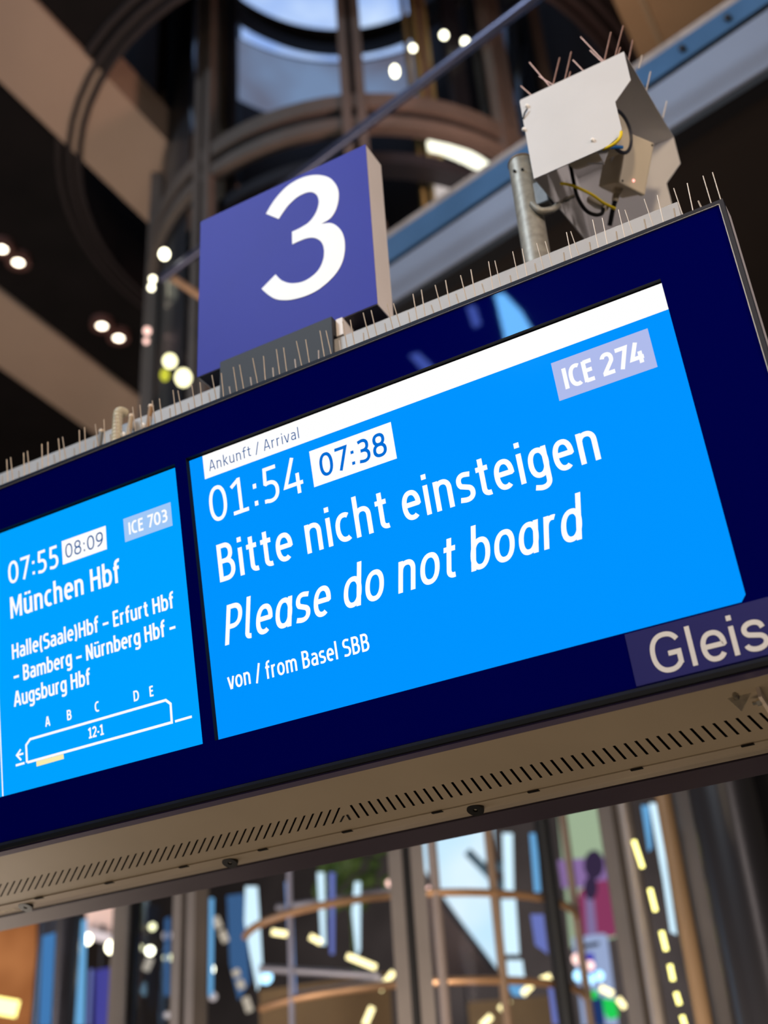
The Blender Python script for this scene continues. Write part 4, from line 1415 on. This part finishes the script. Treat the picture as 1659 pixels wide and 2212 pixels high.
# bottom gland and cables
gb_ = BLb + uW * .38 + bk * .055
dn = uH.normalized()
m = MB(); m.tube([gb_ + dn * -.002, gb_ + dn * .012, gb_ + dn * .013, gb_ + dn * .036], [.014, .014, .011, .010], 12)
m.build('cable_gland', M_BOXBEIGE, box_, smooth=True)
m = MB(); m.tube([gb_ + dn * .034, gb_ + dn * .06 + Vector((-.004, 0, -.004)), gb_ + dn * .09 + Vector((-.012, .01, -.012))], .0075, 8)
m.build('black_cable', M_BLACK, hd, smooth=True)
k5 = lambda x, y, Y: at_y(1080 + x / 2.865, 40 + y / 2.865, Y)


def curve(pts, n=6):
    out = []
    for i in range(len(pts) - 1):
        p0 = pts[max(i - 1, 0)]; p1 = pts[i]; p2 = pts[i + 1]; p3 = pts[min(i + 2, len(pts) - 1)]
        for k in range(n):
            t = k / n
            out.append(.5 * (2 * p1 + (p2 - p0) * t + (2 * p0 - 5 * p1 + 4 * p2 - p3) * t * t + (3 * p1 - p0 - 3 * p2 + p3) * t ** 3))
    out.append(pts[-1])
    return out


m = MB(); m.tube(curve([k5(375, 1020, .26), k5(450, 1035, .27), k5(560, 1085, .30), k5(640, 1140, .32), k5(715, 1178, .34)]), .0045, 8)
m.build('yellow_cable', M_YELLOW, hd, smooth=True)
m = MB(); m.tube(curve([k5(435, 905, .28), k5(452, 990, .28), k5(478, 1100, .29), k5(530, 1185, .30), k5(590, 1215, .31), k5(632, 1205, .32), k5(640, 1170, .33)]), .0058, 8)
m.build('black_cable', M_BLACK, hd, smooth=True)
m = MB(); m.tube([k5(655, 1175, .33), k5(600, 1150, .35), k5(560, 1120, .36)], [.009, .013, .013], 10)
m.build('cable_gland', M_BOXBEIGE, hd, smooth=True)
m = MB(); m.tube([k5(365, 1140, .27), k5(460, 1098, .27)], .0052, 8); m.tube([k5(400, 1125, .27), k5(428, 1112, .27)], .0085, 6)
m.build('clamp_bolt', mat('bright_zinc', (214, 208, 192), .25, .9), hd)
# round duct behind the front panel with wires
cc = Vector((1.2235, .20, 1.728))
ax_ = Vector((.93, -.22, -.28)).normalized()
m = MB(); m.tube([cc - ax_ * .16, cc - ax_ * .001], .060, 24)
m.build('round_duct', M_BOXBEIGE, hd, smooth=True)
b = MB()
u_ = ax_.orthogonal().normalized(); w_ = ax_.cross(u_)
loop = [cc + (u_ * cos(2 * pi * k / 28) + w_ * sin(2 * pi * k / 28)) * .062 for k in range(29)]
b.tube(loop, .0058, 8, False)
b.build('duct_gasket', mat('charcoal_gasket', (38, 40, 50), .45), hd, smooth=True)
m = MB(); m.tube(curve([s7(618, 335, .094), s7(608, 405, .094), s7(560, 480, .096), s7(470, 555, .10), s7(320, 622, .108)]), .0046, 8)
m.build('earth_wire', M_YELLOW, hd, smooth=True)
m = MB(); m.tube(curve([s7(640, 590, .16), s7(560, 585, .15), s7(440, 592, .14)]), .0050, 8)
m.build('blue_wire', M_BLUECABLE, hd, smooth=True)
m = MB(); m.slab([s7(225, 660, .20), s7(340, 845, .20), s7(420, 640, .20)], .003); m.slab([s7(60, 838, .22), s7(340, 845, .20), s7(335, 862, .20), s7(60, 856, .22)], .002)
m.build('inner_bracket', M_HOOD, hd)
m = MB(); m.slab([s7(470, 640, .30), s7(520, 640, .30), s7(430, 1180, .36), s7(400, 1180, .36)], .004)
m.build('inner_strut', M_HOOD, hd)

# spikes on the hood
hs = thing('bird_spike_strip', 'bird spike strip on top of the cream camera hood', 'bird spikes', (1.14, .13, 1.915))
m = MB(); m.box(.985, 1.300, .118, .138, 1.9170, 1.9195)
m.build('base_strip', mat('clear_strip_base', (150, 146, 138), .4), hs)
for (x0_, y0_, x1_, y1_) in ((195, 475, 130, 418), (305, 415, 183, 272), (320, 405, 243, 358), (330, 405, 370, 243), (403, 375, 441, 207), (428, 362, 436, 330), (515, 322, 453, 258), (640, 262, 500, 115), (625, 262, 558, 198), (648, 255, 687, 85), (715, 225, 763, 45), (733, 215, 745, 180), (800, 240, 822, 133)):
    Yp = .128 if x0_ < 760 else .20
    a, b2 = k5(x0_, y0_, Yp), k5(x1_, y1_, Yp)
    zb_ = 1.9190 if x0_ < 760 else 1.926
    a = a + (a - b2) * ((a.z - zb_) / max(b2.z - a.z, 1e-4))
    m = MB(); m.tube([a, b2], .0021, 6)
    m.build('spike', mat('rusty_pin', (150, 112, 96), .45, .5, .5, var=.25, scale=200), hs, smooth=True)
hs2 = thing('bird_spike_strip', 'bird spikes along the far right edge of the camera hood roof, thin and pale', 'bird spikes', (1.31, .3, 1.94))
m = MB(); m.slab([(1.296, .22, 1.9335), (1.306, .22, 1.9335), (1.315, .50, 1.973), (1.305, .50, 1.973)], .002)
m.build('base_strip', mat('clear_strip_base', (150, 146, 138), .4), hs2)
for (x0_, y0_, x1_, y1_, Yp) in ((862, 300, 878, 228, .27), (908, 435, 932, 330, .34), (1010, 605, 1032, 512, .44)):
    a, b2 = k5(x0_, y0_, Yp), k5(x1_, y1_, Yp)
    m = MB(); m.tube([a + (a - b2) * .12, b2], .0019, 6)
    m.build('spike', M_SPIKE, hs2, smooth=True)

po = thing('support_post', 'round galvanised steel post standing left of the camera hood', 'post', (.912, .24, .90))
m = MB()
m.tube([(.912, .24, .90), (.912, .24, 1.806)], .0400, 28)
m.build('tube', M_GALV, po, smooth=True)
m = MB(); m.tube([(.912, .24, 1.806), (.912, .24, 1.812)], [.0425, .041], 28)
m.build('cap', mat('rusty_cap', (150, 128, 104), .5, .5, var=.2, scale=60), po, smooth=True)
for px, py in ((1111.5, 370), (1129, 367)):
    p = at_y(px, py, .2005)
    m = MB(); m.tube([(p.x, .196, p.z), (p.x, .2035, p.z)], .0042, 10)
    m.build('bolt_hole', M_BLACK, po)
m = MB()
m.box(.930, .9815, .215, .275, 1.600, 1.690)
m.build('clamp', mat('grey_clamp', (120, 118, 116), .45, .5, .5, var=.12, scale=40), po, bevel=.004)
m = MB(); m.tube(curve([Vector((.935, .20, 1.60)), Vector((.955, .205, 1.565)), Vector((.985, .22, 1.565)), Vector((1.0, .24, 1.592))]), .010, 10)
m.build('tie_bar', M_GALV, po, smooth=True)

# ================================================================== BIRD SPIKES ALONG THE DISPLAY
labs = ('bird spike strip on the display top below the camera hood, nearest the right corner', 'bird spike strip on the display top in front of the grey post',
        'bird spike strip on the display top just right of the number sign', 'bird spike strip in front of the charcoal plate under the number sign',
        'bird spike strip on the display top beside the ribbed hose at left', 'leftmost bird spike strip on the display top, cut by the photo edge')
PY = .045
ZS = 1.0098
jr = random.Random(3)
zp = lambda z, y: z + (z - CL.z) / (-CL.y) * y
kx = lambda x, y: x + (x - CL.x) / (-CL.y) * y
units = [1.4554 - .0674 * k for k in range(33)]
for si in range(6):
    us = units[si * 6:(si + 1) * 6] if si < 5 else units[30:]
    xa_, xb2 = kx(us[-1] - .045, PY), kx(us[0] + .022, PY)
    st = thing('bird_spike_strip', labs[si], 'bird spikes', tuple(TILT @ Vector(((xa_ + xb2) / 2, PY, ZS))))
    m = MB(); m.box(xa_ + .002, xb2 - .002, PY - .012, PY + .012, ZS, ZS + .004)
    m.build('base_strip', mat('clear_strip_base', (150, 146, 138), .4), st, tilt=True)
    for u in us:
        u += jr.uniform(-.002, .002)
        r_ = .0013 if u > .9 else .0016
        j = lambda s=.006: jr.uniform(-s, s)
        for (bx, tx, ty, tz) in ((u, u - .001 + j(), .0, 1.0860 + j(.004)), (u + .0215, u + .0195 + j(.008), .0, 1.0830 + j(.004))):
            a = Vector((kx(bx, PY), PY, ZS + .003))
            b2 = Vector((kx(tx, PY + .004), PY + .004, zp(tz, PY + .004)))
            m = MB(); m.tube([a, b2], r_, 6)
            m.build('spike', M_SPIKE, st, tilt=True, smooth=True)
        a = Vector((kx(u - .020, PY), PY, ZS + .003))
        b2 = Vector((kx(u - .020 + j(), .105), .105, zp(1.034 + j(.006), .105)))
        m = MB(); m.tube([a, b2], .0021, 6)
        m.build('spike', M_SPIKE, st, tilt=True, smooth=True)

# ribbed hose and cable ends behind the left part of the display top
hz = at_y(250.5, 954, -.06)
ht = at_y(255, 896, -.06)
m = MB()
n_ = 46
pth, rr = [], []
for k in range(n_ + 1):
    t = k / n_
    if t < .72:
        q_ = Vector((hz.x + (ht.x - hz.x) * t / .72, -.06, .985 + (ht.z - .985) * t / .72))
    else:
        a = (t - .72) / .28 * pi / 2
        q_ = Vector((ht.x, -.06 + .028 * (1 - cos(a)), ht.z + .022 * sin(a)))
    pth.append(q_)
    rr.append(.0138 if k % 2 else .0155)
m.tube(pth, rr, 16)
tag(m.build('ribbed_hose', M_HOSE, smooth=False), 'sand-coloured ribbed cable hose rising behind the left part of the display', 'hose')
for (px, py, px2, py2, lab, c1) in ((213, 975, 219, 932, 'grey cable end with a pale tip left of the ribbed hose', (120, 118, 116)),
                                    (277, 945, 284, 899, 'beige cable end with a pale tip just right of the ribbed hose', (176, 152, 120)),
                                    (320, 925, 326, 878, 'tan cable end with a pale tip, second right of the ribbed hose', (150, 112, 70))):
    a, b2 = at_y(px, py, -.05), at_y(px2, py2, -.05)
    a = a + (a - b2) * max(0, (a.z - .985) / max(b2.z - a.z, .01))
    t = thing('cable_end', lab, 'cable', tuple(a), 'cable ends by the ribbed hose')
    m = MB(); m.tube([a, b2], .0075, 10); m.build('sheath', mat('sheath_%d' % px, c1, .5), t, smooth=True)
    m = MB(); m.ball(b2, .0088, 10, 8, .9); m.build('tip', mat('pale_tip', (236, 214, 190), .4), t, smooth=True)
    if px > 250:
        q_ = a + (b2 - a) * .72
        m = MB(); m.ball(q_ + Vector((-.016, -.006, -.006)), .0075, 8, 6, 1.3); m.build('white_clip', M_WHITE, t, smooth=True)
